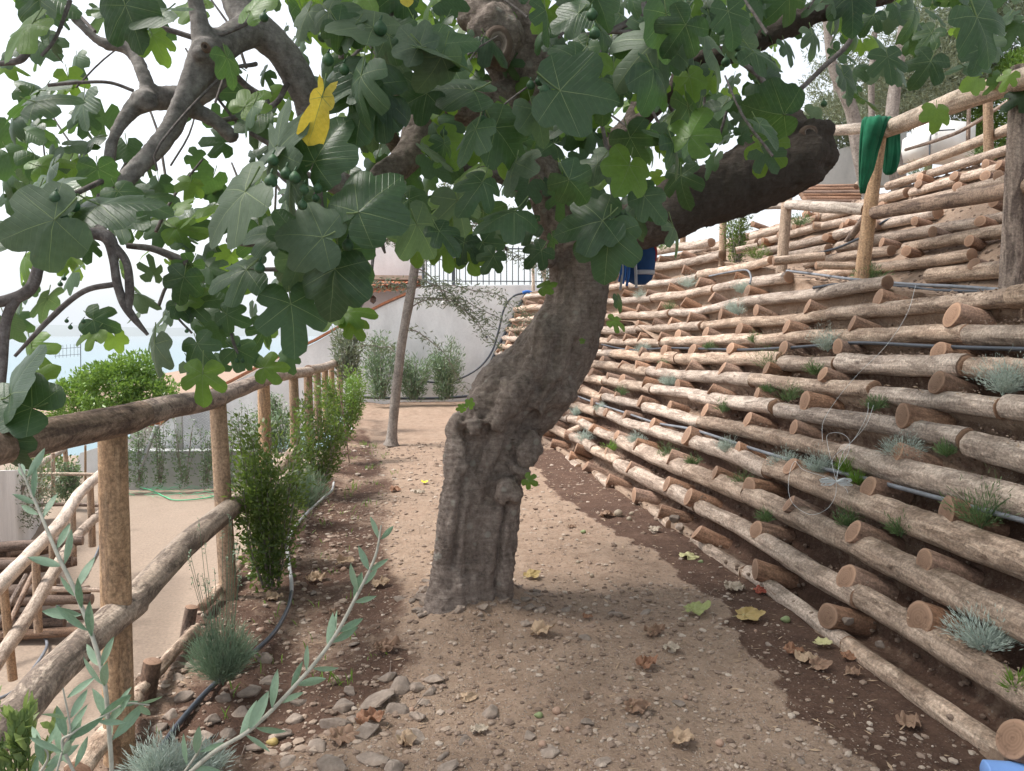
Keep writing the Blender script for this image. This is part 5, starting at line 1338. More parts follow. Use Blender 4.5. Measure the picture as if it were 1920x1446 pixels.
tree_bg('bush', 0, 0, 0, P(80, 905, 18), 'dark bush behind the curved far rail in the lower garden', 'bush', LF_HEDGE, [(100, 880, 17.5, 40, .5, 45, 1300)], None, .08, .04, 9)
# olives above the upper bank
tree_bg('olive_tree', 0, 0, 0, P(1645, 400, 10.5), 'forked olive tree with a thick grey trunk behind the green cloth', 'tree', LF_OLIVE_BG,
        [(1640, 40, 10.8, 130, 1.2, 110, 6500), (1560, 170, 11.2, 60, .8, 60, 2200), (1700, 160, 11.0, 90, 1.0, 80, 4500)],
        [[(1640, 470, 10.0, 14), (1632, 380, 10, 13), (1612, 300, 10, 13), (1600, 220, 10, 13), (1582, 170, 10, 12), (1560, 120, 10, 9), (1550, 40, 10, 7)], [(1690, 420, 10.1, 17), (1684, 340, 10, 15), (1672, 260, 10, 13), (1676, 180, 10, 12), (1690, 80, 10, 10), (1700, -20, 10, 9)], [(1634, 360, 10, 9), (1634, 230, 10.2, 6), (1634, 150, 10.2, 6), (1640, 60, 10.2, 5)]], .075, .017, 21)
HG = [(1740, 140, 13.5, 'silvery olive crown behind the white tank'), (1830, 90, 13.8, 'dense olive crown at the upper right corner behind the fence'), (1905, 200, 13.0, 'green bush at the right edge behind the upper rail'), (1560, 240, 14.2, 'dark olive foliage left of the green cloth behind the limb end'), (1660, 190, 14.5, 'olive foliage between the forked trunks')]
for i, (px, py, Y, lb) in enumerate(HG):
    tree_bg('olive_tree' if i != 2 else 'bush', 0, 0, 0, P(px, 300, Y), lb, 'tree' if i != 2 else 'bush', LF_OLIVE_BG if i != 2 else LF_CITRUS,
            [(px, py, Y, 100 if i < 3 else 70, 1.2, 105 if i < 3 else 60, 17000 if i < 3 else 7000)] + ([(px + 40, py - 120, Y, 90, 1, 80, 6000)] if i < 2 else []), [[(px, 320, Y, 7), (px + 8, 200, Y, 5), (px, 90, Y, 4)]], .10, .027, 50 + i * 3)
# ------------------------------------------------------------------ plants along the left edge of the path
def hedge(px, py, Y, w_, h_, n, lb, seed, flowers=False, m=LF_HEDGE, L=.03, W=.012):
    base = P(px, py, Y); t = empty('shrub', tuple(base), lb, 'shrub'); r = random.Random(seed); st = MB(); lf = MB(); k = Y / F
    for s_ in range(16):
        a = r.uniform(-1, 1); b_ = r.uniform(-1, 1); top = h_ * r.uniform(.55, 1.08)
        q = [tuple(z) for z in crv([(base.x + a * .04, base.y + b_ * .04, base.z, .005), (base.x + a * w_ * .28 * k, base.y + b_ * w_ * .28 * k, base.z + top * k * .45, .004), (base.x + a * w_ * .5 * k * r.uniform(.6, 1.2), base.y + b_ * w_ * .5 * k, base.z + top * k, .002)], 14)]
        tube(st, q, 5, cap=False)
        for e in range(n // 16):
            i_ = min(14, 1 + int(14 * r.random() ** .75)); v = Vector(q[i_][:3]) + rv(r) * (.035 + w_ * k * .12)
            d = rv(r) + Vector((a * .5, b_ * .5, .5)); quadleaf(lf, v, d, rv(r), L * r.uniform(.6, 1.3), W * r.uniform(.7, 1.2), r.random())
    st.build('stems', OLBARK, t); lf.build('leaves', m, t)
    return t
hedge(508, 1100, 4.45, 125, 290, 4600, 'tall dark green myrtle-like shrub at the foot of the second fence post', 1, L=.04, W=.016)
hedge(520, 1040, 5.0, 90, 180, 2200, 'bushy dark shrub just behind the tall one beside the second fence post', 22, L=.032, W=.013)
hedge(600, 905, 7.3, 100, 155, 3400, 'bushy green shrub beside the fourth fence post', 2, L=.045, W=.016)
hedge(643, 830, 9.5, 75, 130, 2400, 'yellow-green shrub near the far end of the left fence', 3, L=.055, W=.018, m=LF_CITRUS)
hedge(665, 790, 11.5, 45, 90, 1300, 'small yellow-green shrub nearest the back wall in the left row', 4, L=.055, W=.018, m=LF_CITRUS)
hedge(520, 850, 8.2, 80, 80, 1500, 'grey-leaved shrub behind the third fence post', 5, L=.06, W=.016, m=LF_OLEA)
mb = MB(); a = P(655, 868, 8.6); b = P(636, 720, 8.6); tube(mb, [tuple(a) + (.008,), tuple(b) + (.007,)], 6); tag(mb.build('stake', RAILM), 'thin upright plant stake beside the bushy green shrub', 'stake')
def tuft(name, base, h, w_, n, m, lb, cat, seed, grp=None, L=.05, spikes=0, W=.003, droop=.0):
    r = random.Random(seed); lf = MB(); base = Vector(base)
    lob = [(r.uniform(0, 6.28), r.uniform(.55, 1.15)) for _ in range(9)]
    for i in range(n):
        la, lh = r.choice(lob); a = la + r.gauss(0, .33); e = r.random() ** .5 * (.5 + .6 * lh)
        d = Vector((math.cos(a) * e * w_, math.sin(a) * e * w_, h * lh * r.uniform(.6, 1.0) * (1 - .45 * e * e)))
        t = r.uniform(.15, 1.0); v = base + d * t + Vector((0, 0, -droop * e * e))
        dd = d.normalized() + rv(r) * .55
        quadleaf(lf, v, dd, rv(r), L * r.uniform(.6, 1.2), W, r.random())
    for i in range(7):
        a = r.uniform(0, 6.283); p2 = base + Vector((math.cos(a) * w_ * .7, math.sin(a) * w_ * .7, h * .6)); tube(lf, [tuple(base) + (.002,), tuple(base.lerp(p2, .5) + Vector((0, 0, h * .1))) + (.0016,), tuple(p2) + (.001,)], 4, cap=False)
    if spikes:
        for i in range(spikes):
            a = r.uniform(0, 6.283); e = r.uniform(.3, 1)
            p1 = base + Vector((math.cos(a) * w_ * .3, math.sin(a) * w_ * .3, h * .4)); p2 = base + Vector((math.cos(a) * w_ * 1.1 * e, math.sin(a) * w_ * 1.1 * e, h * r.uniform(1.2, 2.1)))
            tube(lf, [tuple(p1) + (.0012,), tuple(p1.lerp(p2, .5) + Vector((0, 0, .01))) + (.0011,), tuple(p2) + (.001,)], 3, cap=False)
            for q in range(9): quadleaf(lf, p2 + Vector((0, 0, -.006 * q)), rv(r) + Vector((0, 0, .4)), rv(r), .012, .005, .9)
    o = lf.build(name, m, origin=tuple(base)); return tag(o, lb, cat, grp)
tuft('lavender', P(418, 1285, 3.15), .34, .125, 5500, LF_LAV, 'dense grey-green lavender bush with long flower stalks beside the black hose', 'lavender', 5, L=.055, spikes=22, W=.0022)
tuft('lavender', P(572, 962, 6.1), .42, .17, 3500, LF_LAV, 'smaller silvery lavender clump between the two dark shrubs', 'lavender', 6, L=.07, spikes=10, W=.0045)
tuft('santolina', P(345, 1480, 2.5), .20, .15, 6000, LF_SANT, 'fluffy silver-grey santolina bush at the bottom edge near the hose', 'plant', 7, L=.03, W=.0028)
tuft('santolina', P(300, 1465, 2.45), .16, .10, 2500, LF_SANT, 'low silver-grey santolina sprig left of the fluffy one at the bottom edge', 'plant', 17, L=.03, W=.0028)
# small plants rooted between the logs of the bank
BP = [(1391, 548, 16, 0), (1384, 588, 20, 0), (1205, 662, 13, 0), (1290, 538, 16, 0), (1200, 560, 12, 0), (1552, 655, 30, 0), (1880, 735, 44, 0), (1690, 860, 32, 0), (1470, 880, 24, 0), (1368, 848, 20, 0), (1535, 885, 24, 0), (1846, 1215, 52, 0), (1255, 722, 14, 0), (1125, 772, 11, 0), (1078, 778, 11, 0), (1097, 828, 15, 0), (1195, 832, 14, 0),
      (1438, 690, 30, 1), (1478, 750, 26, 1), (1840, 985, 60, 1), (1690, 1000, 28, 1), (1392, 912, 20, 1), (1252, 860, 20, 1), (1588, 885, 22, 2), (1640, 765, 16, 1), (1438, 975, 14, 1), (1145, 845, 14, 2), (1585, 985, 26, 1), (1775, 850, 16, 1), (1300, 870, 12, 1), (1440, 735, 14, 1), (1530, 700, 18, 1), (1355, 770, 16, 1), (1240, 690, 12, 1), (1330, 655, 12, 1), (1165, 740, 12, 1), (1610, 905, 14, 2), (1905, 1290, 20, 2), (1255, 580, 12, 1), (1415, 640, 12, 1)]
cnt_ = {0: 0, 1: 0, 2: 0}
for i, (px, py, r_, k) in enumerate(sorted(BP, key=lambda t: t[0])):
    q = Bk(px, py, .03)
    if not q: continue
    p = q[0]; s_ = r_ * p.y / F; cnt_[k] += 1
    lb = ['silver-grey santolina tuft growing between the bank logs, %s from the left', 'dark green rosemary sprig growing between the bank logs, %s from the left', 'fresh green weed tuft growing between the bank logs, %s from the left'][k] % ordn(cnt_[k])
    tuft(['santolina', 'rosemary', 'weed'][k], p + Vector((.0, 0, -.02)), s_ * [2.3, 2.2, 2.0][k], s_ * [1.5, 1.3, 1.1][k], [1500, 420, 180][k] * (2 if r_ > 35 else 1), [LF_SANT, LF_ROSE, LF_GRASS][k], lb, 'plant', 100 + i, ['santolina tufts on the bank', 'rosemary on the bank', 'weeds on the bank'][k], L=[.026, .035, .06][k], W=[.0032, .004, .005][k])
hedge(1383, 492, 9.6, 50, 105, 1500, 'tall narrow bright green shrub under the big fig limb on the terrace', 31, L=.05, W=.016)
for i, (px, py, Y, h_, lb) in enumerate([(1420, 488, 8.4, .22, 'wispy green plant right of the tall narrow shrub'), (1635, 532, 6.0, .2, 'small rosemary plant at the foot of the cloth fence post'), (1240, 470, 11.5, .3, 'green bush at the terrace edge above the blue bag'), (1500, 425, 9.0, .2, 'green weed among the upper bank logs left of the cloth'), (1720, 330, 9.2, .25, 'green weed on the highest bank below the tank'), (1840, 300, 8.0, .25, 'green tuft at the foot of the highest fence')]):
    tuft('plant', P(px, py, Y), h_, h_ * .8, 420, LF_ROSE if i % 2 else LF_HEDGE, lb, 'plant', 300 + i, L=.05, W=.007)
# ------------------------------------------------------------------ hoses and pipes
def hose(pts3, r, m, name, lb, cat='hose', n=8):
    mb = MB(); tube(mb, [tuple(a) + (r,) for a in crv([tuple(p) for p in pts3], len(pts3) * 7)], n, seed=1)
    return tag(mb.build(name, m, origin=tuple(pts3[0])), lb, cat)
def gp(L, dz=.015): return [G(x, y, -drop(G(x, y).y) + dz) for x, y in L]
hose(gp([(285, 1450), (305, 1400), (345, 1345), (400, 1285), (470, 1228), (515, 1185), (540, 1140), (547, 1110)]), .011, PIPEB, 'garden_hose', 'glossy black irrigation pipe running past the lavender bush')
hose(gp([(547, 1110), (546, 1085), (541, 1050), (539, 1020), (552, 990), (580, 958), (605, 935), (622, 920), (626, 905)]), .011, PIPEW, 'garden_hose', 'grey irrigation pipe continuing behind the tall dark shrub')
hose(gp([(640, 820), (655, 812), (660, 800), (652, 793)]), .013, PIPEW, 'garden_hose', 'short grey loop of pipe by the thin plant stake')
def yp(L, z=YARD + .03): return [G(x, y, z) for x, y in L]
hose(yp([(-30, 1320), (20, 1300), (50, 1270), (82, 1225), (88, 1205), (78, 1188)]), .016, PIPEG, 'garden_hose', 'dusty grey pipe curving on the ground of the lower garden')
hose(yp([(80, 1162), (110, 1135), (150, 1090), (175, 1050), (190, 1015)]), .014, PIPEG, 'garden_hose', 'second grey pipe in the lower garden by the fence posts')
hose(yp([(240, 912), (280, 918), (310, 932), (330, 938), (370, 936), (410, 930), (440, 926)]), .012, NETG, 'garden_hose', 'pale green hose lying wavy on the yard ground')
net = MB(); r = random.Random(3)
for i in range(60):
    x = r.uniform(250, 460); y = r.uniform(911, 934); a = G(x, y, YARD + .03); b = G(x + r.uniform(-40, 40), y + r.uniform(-4, 4), YARD + .05 + r.uniform(0, .05))
    m_ = a.lerp(b, .5) + Vector((0, 0, r.uniform(0, .06))); tube(net, [tuple(a) + (.004,), tuple(m_) + (.004,), tuple(b) + (.004,)], 3, cap=False)
tag(net.build('net', NETG), 'crumpled thin green net spread on the far side of the yard', 'net')
def bp(L, off=.03): return [Bk(x, y, off)[0] for x, y in L if Bk(x, y, off)]
hose(bp([(1080, 742), (1120, 757), (1175, 775), (1230, 793), (1300, 806), (1400, 838), (1500, 868), (1600, 892), (1700, 918), (1800, 945), (1925, 978)], .035), .012, PIPEG, 'drip_pipe', 'grey drip pipe running down along the middle of the log bank', 'pipe')
hose(bp([(1128, 646), (1180, 656), (1250, 653), (1310, 654), (1390, 656), (1480, 652), (1560, 646), (1620, 643), (1760, 650), (1925, 655)], .045), .012, PIPEB, 'drip_pipe', 'long black drip pipe crossing the upper half of the log bank', 'pipe')
hose([P(1475, 508, 7.6), P(1540, 516, 6.9), P(1600, 524, 6.0), P(1700, 533, 5.5), P(1800, 538, 4.9), P(1930, 548, 4.1)], .013, PIPEG, 'water_pipe', 'upper dusty water pipe on the terrace behind the fence posts', 'pipe')
hose([P(1525, 540, 6.2), P(1580, 533, 5.9), P(1700, 538, 5.4), P(1760, 545, 5.0), P(1930, 548, 4.05)], .012, PIPEB, 'water_pipe', 'lower black water pipe on the terrace behind the fence posts', 'pipe')
hose([P(1330, 518, 8.2), P(1370, 510, 7.8), P(1400, 507, 7.4), P(1408, 520, 7.3), P(1406, 532, 7.25)], .010, PIPEG, 'water_pipe', 'short grey bent pipe end at the top of the bank', 'pipe')
hose([P(1638, 430, 7.4), P(1665, 412, 7.2), P(1710, 404, 7.0), P(1760, 407, 6.6), P(1800, 414, 6.4), P(1900, 408, 5.9)], .013, PIPEB, 'water_pipe', 'black pipe laid wavy over the upper bank right of the green cloth', 'pipe')
hose([P(1812, 452, 5.6), P(1826, 472, 5.5), P(1850, 485, 5.3), P(1900, 490, 4.9)], .012, PIPEG, 'water_pipe', 'grey pipe dropping beside the near right fence post', 'pipe')
hose([P(1525, 477, 7.7), P(1570, 465, 7.4), P(1612, 447, 7.1)], .012, PIPEB, 'water_pipe', 'black pipe behind the leaning wooden prop', 'pipe')
hose([P(987, 549, 17.3), P(962, 556, 17.3), P(945, 580, 17.3), P(935, 620, 17.3), (P(922, 660, 17.3)), P(895, 692, 17.3), P(850, 714, 17.3), P(800, 716, 17.3), P(750, 700, 17.3)], .022, PIPEB, 'water_hose', 'dark hose hanging in a long curve down the white retaining wall')
hose([P(985, 552, 17.35), P(955, 610, 17.3), P(925, 670, 17.3), P(897, 735, 17.3)], .035, PIPEB, 'cable', 'thick black cable down the edge between the wall and the log bank', 'cable')
hose([P(680, 745, 17.0), P(740, 747, 17.0), P(820, 747, 17.0), P(890, 742, 17.0)], .03, PIPEB, 'water_hose', 'black hose lying along the foot of the retaining wall')
hose([P(980, 549, 17.2), P(990, 547, 17.2), P(1000, 551, 17.2)], .035, BLUER, 'rope', 'blue rope knot at the top corner of the wall', 'rope')
# ------------------------------------------------------------------ cloth, bag, twine, pipe, paper
def loft(mb, secs, n=40, fold=.1, nf=5, m=0, seed=0):
    vs = []; k = len(secs)
    for i, (px0, px1, py, Y, th) in enumerate(secs):
        a = P(px0, py, Y); b = P(px1, py, Y); c = (a + b) / 2; hw = (b - a).length / 2; ax = (b - a).normalized()
        for j in range(n):
            t = j / n * 6.2832
            fo = .5 * fold * math.sin(nf * t + i * .45 + seed + 1.5 * nz(i * .4, t, seed)) * min(1, (i + .5) / 3) + 2.2 * fold * nz(math.cos(t) * 2.6 + i * .15, math.sin(t) * 2.6, i * .22 + seed)
            vs.append(c + ax * (hw * math.cos(t) * (1 + fo * .18)) + Vector((0, 1, 0)) * ((th + hw * fo * .5) * math.sin(t)))
    fs = [(i * n + j, i * n + (j + 1) % n, (i + 1) * n + (j + 1) % n, (i + 1) * n + j) for i in range(k - 1) for j in range(n)]
    fs += [tuple(range(n))[::-1], tuple(range((k - 1) * n, k * n))]
    mb.add(vs, fs, m)
gc = empty('cloth', tuple(P(1650, 235, 5.9)), 'dark green cloth shirt draped over the joint of the upper fence rails', 'cloth')
mb = MB(); loft(mb, [(1622, 1668, 219, 5.88, .03), (1617, 1664, 226, 5.84, .05), (1615, 1660, 240, 5.83, .045), (1613, 1654, 262, 5.83, .04), (1612, 1645, 290, 5.84, .035), (1611, 1637, 320, 5.85, .03), (1611, 1626, 345, 5.86, .02), (1613, 1622, 363, 5.86, .01)], 72, .5, 3)
mb.build('long_fold', GREEN, gc)
mb = MB(); loft(mb, [(1650, 1685, 222, 5.98, .03), (1655, 1686, 236, 6.02, .045), (1656, 1686, 260, 6.05, .04), (1656, 1686, 285, 6.06, .04), (1656, 1684, 305, 6.06, .035), (1656, 1680, 322, 6.06, .025), (1660, 1672, 328, 6.06, .01)], 72, .42, 3, seed=2)
mb.build('short_fold', GREEN, gc)
bgp = empty('bag', tuple(P(1195, 535, 4.3)), 'dark blue work bag with grey band and red trim hanging from the fig limb', 'bag')
mb = MB(); loft(mb, [(1160, 1225, 440, 4.25, .06), (1158, 1229, 460, 4.25, .075), (1158, 1229, 485, 4.25, .08), (1160, 1226, 510, 4.25, .08), (1172, 1221, 525, 4.25, .07), (1190, 1210, 534, 4.25, .03)], 36, .05, 4)
mb.build('body', BLUEC, bgp)
mb = MB(); loft(mb, [(1176, 1227, 508, 4.24, .083), (1176, 1226, 516, 4.24, .082)], 30, .0); mb.build('grey_band', GREYC, bgp)
mb = MB(); pxtube(mb, [(1195, 452, 4.16, 3), (1222, 455, 4.18, 3), (1230, 470, 4.22, 2.5), (1229, 490, 4.22, 2)], 6); mb.build('red_trim', REDC, bgp)
for i, (x, m) in enumerate([(1163, BLUER), (1170, BLUER), (1177, BLUER), (1190, GREYC), (1165, GREYC)]):
    mb = MB(); pxtube(mb, [(x, 480, 4.15, 3.2), (x + 2, 508, 4.13, 3), (x - 2 + 5 * (i == 3), 528 + i * 4, 4.15, 2.6)], 5); mb.build('strap', m, bgp)
mb = MB(); pxtube(mb, [(1190, 445, 4.2, 3), (1195, 410, 4.1, 3), (1200, 390, 4.0, 3)], 6); mb.build('hanging_loop', BLUER, bgp)
tw = MB(); r = random.Random(9); c0 = Bk(1568, 903, .16)[0]; kx = c0.y / F
def loop(mb, pts, rad=.0021): tube(mb, [tuple(a) + (rad,) for a in crv([tuple(p) for p in pts], len(pts) * 5)], 4, cap=False)
for i in range(22):
    e = r.choice((-1, 1)); w_ = r.uniform(20, 34) * kx; h_ = r.uniform(3, 11) * kx; o_ = Vector((0, r.uniform(-.01, .01), 0)); s1 = r.uniform(-8, 6) * kx
    loop(tw, [c0 + o_, c0 + RT * e * w_ * .5 + UP * (h_ * .6 + s1 * .5) + o_, c0 + RT * e * w_ + UP * s1, c0 + RT * e * w_ * .5 + UP * (s1 * .5 - h_ * .6), c0])
for L in ([(1568, 903), (1560, 870), (1552, 835), (1552, 815), (1575, 812), (1592, 825), (1590, 850), (1572, 880), (1568, 903)], [(1568, 903), (1562, 860), (1600, 825), (1625, 780), (1628, 755)], [(1568, 903), (1580, 850), (1622, 800), (1638, 760)], [(1568, 903), (1566, 930), (1550, 955), (1520, 965), (1490, 948), (1479, 925), (1480, 890), (1490, 865), (1505, 880), (1540, 892), (1568, 903)], [(1542, 828), (1544, 790), (1572, 745), (1610, 700), (1660, 650), (1700, 590), (1717, 535)], [(1568, 903), (1585, 915), (1590, 925)]):
    loop(tw, [Bk(x, y, .14)[0] for x, y in L], .0010)
tag(tw.build('twine', TWINE), 'bundle of thin white twine hanging on the logs with a long line up the bank', 'twine')
mb = MB(); a = G(1848, 1452, .03); b = G(1990, 1462, .03); pts = []
for i in range(90):
    t = i / 89; p = a.lerp(b, t); pts.append((p.x, p.y, p.z, .040 + .004 * (i % 2)))
tube(mb, pts, 20); tag(mb.build('corrugated_pipe', BLUEP, origin=tuple(a)), 'light blue corrugated pipe end lying in the bottom right corner', 'pipe')
mb = MB(); c = G(796, 889, .0); c.z = -drop(c.y) + .02; vs = []
for j in range(5):
    for i in range(5): vs.append(c + Vector(((i - 2) * .016, (j - 2) * .02, .012 * nz(i * .7, j * .7, 1) + .006 * abs(i - 2))))
mb.add(vs, [(j * 5 + i, j * 5 + i + 1, (j + 1) * 5 + i + 1, (j + 1) * 5 + i) for j in range(4) for i in range(4)]); tag(mb.build('paper_scrap', YELP), 'small bright yellow paper scrap on the path left of the fig trunk', 'paper')
# ------------------------------------------------------------------ stones, fallen leaves, fruit
def zg(p): return zp(p.x, p.y)
def gnd(px, py):
    p = G(px, py, 0)
    for _ in range(4): p = G(px, py, zp(p.x, p.y))
    return p
STN = [(640, 1325, 34, 18), (715, 1320, 48, 22), (745, 1295, 34, 26), (630, 1360, 46, 20), (685, 1380, 40, 18), (745, 1335, 30, 18), (765, 1385, 40, 22), (815, 1275, 28, 12), (920, 1338, 26, 16), (600, 1400, 34, 12), (805, 1298, 22, 12), (560, 1320, 24, 14), (700, 1425, 40, 14), (620, 1440, 40, 16), (655, 1300, 16, 18), (725, 1270, 24, 16), (780, 1290, 26, 14), (780, 1345, 24, 12), (795, 1320, 20, 10), (550, 1350, 20, 12), (530, 1380, 24, 14), (735, 1450, 36, 18), (840, 1440, 26, 12), (1155, 1153, 22, 8), (1210, 1150, 18, 6), (1060, 1145, 14, 8), (1010, 1145, 18, 10), (1100, 1198, 20, 8), (905, 1160, 14, 8), (500, 1240, 26, 14), (470, 1300, 30, 16), (455, 1340, 26, 16), (500, 1280, 22, 12), (420, 1310, 18, 12), (400, 1350, 20, 12), (380, 1385, 26, 14), (430, 1380, 22, 14), (345, 1310, 24, 16), (320, 1345, 22, 14), (300, 1370, 20, 14), (480, 1400, 28, 12), (540, 1430, 26, 10), (360, 1250, 18, 12), (335, 1275, 20, 12), (870, 1390, 22, 8), (990, 1380, 22, 8), (1030, 1410, 30, 8), (1100, 1355, 22, 8), (1130, 1430, 24, 8), (1270, 1320, 22, 6), (1720, 1383, 16, 8), (1500, 1430, 16, 8), (985, 1170, 16, 8), (775, 1130, 16, 8), (750, 1125, 18, 8), (1275, 990, 14, 12), (1240, 965, 16, 14), (1265, 975, 12, 14), (1225, 1000, 12, 8), (1590, 1165, 14, 14), (1650, 1210, 12, 12), (585, 1115, 14, 8), (570, 1165, 10, 8), (665, 1210, 14, 6), (645, 1180, 12, 6), (800, 1090, 12, 6), (700, 1345, 20, 10), (660, 1350, 18, 10), (1440, 1150 + 60, 12, 6), (1185, 1362, 18, 5), (825, 1420, 20, 8), (890, 1370, 16, 6)]
STN.sort()
for i, (px, py, rx, rh) in enumerate(STN):
    p = gnd(px, py); k = p.y / F; mb = MB()
    if p.x > 1.9: 
        q = Bk(px, py, .02); p = q[0] if q else p; k = p.y / F
    bm = bmesh.new(); rz_ = erot(R.uniform(-.25, .25), R.uniform(-.25, .25), R.uniform(0, 3))
    for _ in range(13):
        v = rv(R).normalized(); bm.verts.new(rz_ @ Vector((v.x * rx * k, v.y * rx * k * .75, v.z * rh * k * .8)))
    bmesh.ops.convex_hull(bm, input=bm.verts[:]); bmesh.ops.bevel(bm, geom=bm.edges[:], offset=rx * k * .06, segments=1, affect='EDGES'); bm.verts.index_update()
    out = [v.co.copy() for v in bm.verts]; fs = [tuple(v.index for v in f.verts) for f in bm.faces]; bm.free()
    mb.add(out, fs); o = mb.build('stone', STONE, smooth=False); o.location = p + Vector((0, 0, rh * k * .12))
    tag(o, '%s stone on the soil, %s from the left among all the loose stones' % ('big flat' if rx > 38 else ('angular' if rx > 21 else 'small'), ordn(i + 1)), 'stone', 'stones lying on the path and beds')
FL = [(1025, 1190, 34, 0, 1, 'pale tan crumpled leaf below the trunk foot'), (1235, 1190, 30, 10, 0, 'curled brown leaf with a raised edge in mid path'), (1268, 1222, 26, -40, 3, 'pinkish tan leaf folded like a tent'), (1218, 1250, 32, 10, 2, 'rust brown leaf with veins in mid path'), (1205, 1335, 38, 0, 0, 'large crumpled brown leaf in the lower middle of the path'), (1285, 1392, 42, 0, 1, 'long crinkled tan leaf near the bottom edge'),
      (735, 1218, 38, 0, 0, 'shrivelled brown leaf on the dark soil left of the trunk'), (655, 1390, 42, -10, 0, 'long brown folded leaf among the stones'), (765, 1390, 34, 60, 1, 'tan leaf leaning on a grey stone'), (705, 1358, 40, 10, 2, 'rusty leaf strip between the stones'), (885, 1312, 26, 20, 1, 'light brown curled leaf right of the stone heap'), (905, 1375, 26, 0, 3, 'pale yellowish crumpled leaf low in mid path'), (630, 1150, 22, 90, 0, 'dark brown leaf standing on the soil near the hose'), (720, 1100, 24, 0, 1, 'brown leaf left of the trunk foot'),
      (1295, 1045, 28, 60, 4, 'pale yellow leaf standing at the edge of the dark soil'), (1315, 1150, 34, 10, 6, 'green and yellow leaf lying on the edge of the damp strip'), (1415, 1162, 36, -5, 5, 'ochre folded leaf with long stalk on the dark soil'), (1385, 1108, 28, 0, 3, 'grey dried leaf next to the red one'), (1432, 1112, 22, 20, 7, 'small reddish dry leaf against the ground log'), (1372, 1100, 16, 0, 3, 'small pale leaf left of the grey dried one'),
      (1495, 1225, 32, 20, 2, 'rusty leaf in the leaf heap by the ground log'), (1520, 1240, 34, -30, 1, 'arched tan leaf in the leaf heap by the ground log'), (1545, 1255, 30, 0, 0, 'lowest brown leaf of the leaf heap by the ground log'), (1547, 1215, 24, -40, 4, 'yellow-green oval leaf above the leaf heap'), (1597, 1237, 22, 0, 2, 'dark red-brown curled leaf beside the ground log'), (1608, 1268, 26, 0, 0, 'shrivelled brown leaf right of the leaf heap'), (1710, 1362, 36, 20, 0, 'arched brown leaf on the dark soil near the bottom right'),
      (1232, 997, 18, 0, 3, 'small pale star-shaped leaf at the bank foot'), (1145, 968, 24, 0, 0, 'dark shrivelled leaf on the red soil at the bank foot'), (1003, 1083, 22, 10, 5, 'yellow-tan leaf right of the trunk base'), (1075, 990, 12, 0, 0, 'small brown leaf on the path right of the trunk'), (600, 1090, 26, 0, 1, 'light dry leaf on the soil near the pipe joint'), (655, 1062, 26, -10, 1, 'long pale bark strip on the planting soil'), (745, 920, 16, 0, 2, 'small red-brown leaf on the far path'), (790, 925, 16, 0, 3, 'pale crumpled leaf on the far path'), (1105, 1160, 14, 0, 2, 'small orange-brown leaf below the trunk'), (840, 1050, 14, 0, 2, 'small rusty leaf at the left of the trunk'), (520, 1125, 24, 0, 1, 'dry leaf under the tall dark shrub'), (815, 1040, 10, 0, 1, 'tiny pale leaf by the trunk')]
for i, (px, py, r_, ang, m, lb) in enumerate(FL):
    p = gnd(px, py); 
    if p.x > 2.1: p = Bk(px, py, .02)[0]
    k = p.y / F; mb = MB(); a = math.radians(ang + R.uniform(-20, 20)); sz = r_ * k * 1.55
    d = Vector((math.cos(a), math.sin(a), .1)); b = -d * sz * .35 + Vector((0, 0, sz * .16))
    fig_leaf(mb, b, d, Vector((R.uniform(-.4, .4), R.uniform(-.5, .1), 1)), sz * .8, R.uniform(.0, .4), .9, 0, 1, R.uniform(.1, .45) * R.choice((1, -1)), R.uniform(-.2, .3), 1, crump=R.uniform(.45, .75) if m < 4 or m == 7 else .3, pet=False)
    if m in (5, 6, 0): tube(mb, [tuple(b) + (.003,), tuple(b - d * sz * .4 + Vector((0, 0, -.02))) + (.0025,)], 5, m=1)
    mb.v = [(q[0], q[1], max(-.004, q[2] * .62)) for q in mb.v]
    o = mb.build('fallen_leaf', [DRY[m], DRY[1 if m < 4 else 4]]); o.location = p + Vector((0, 0, .012))
    tag(o, lb, 'leaf', 'fallen leaves on the ground')
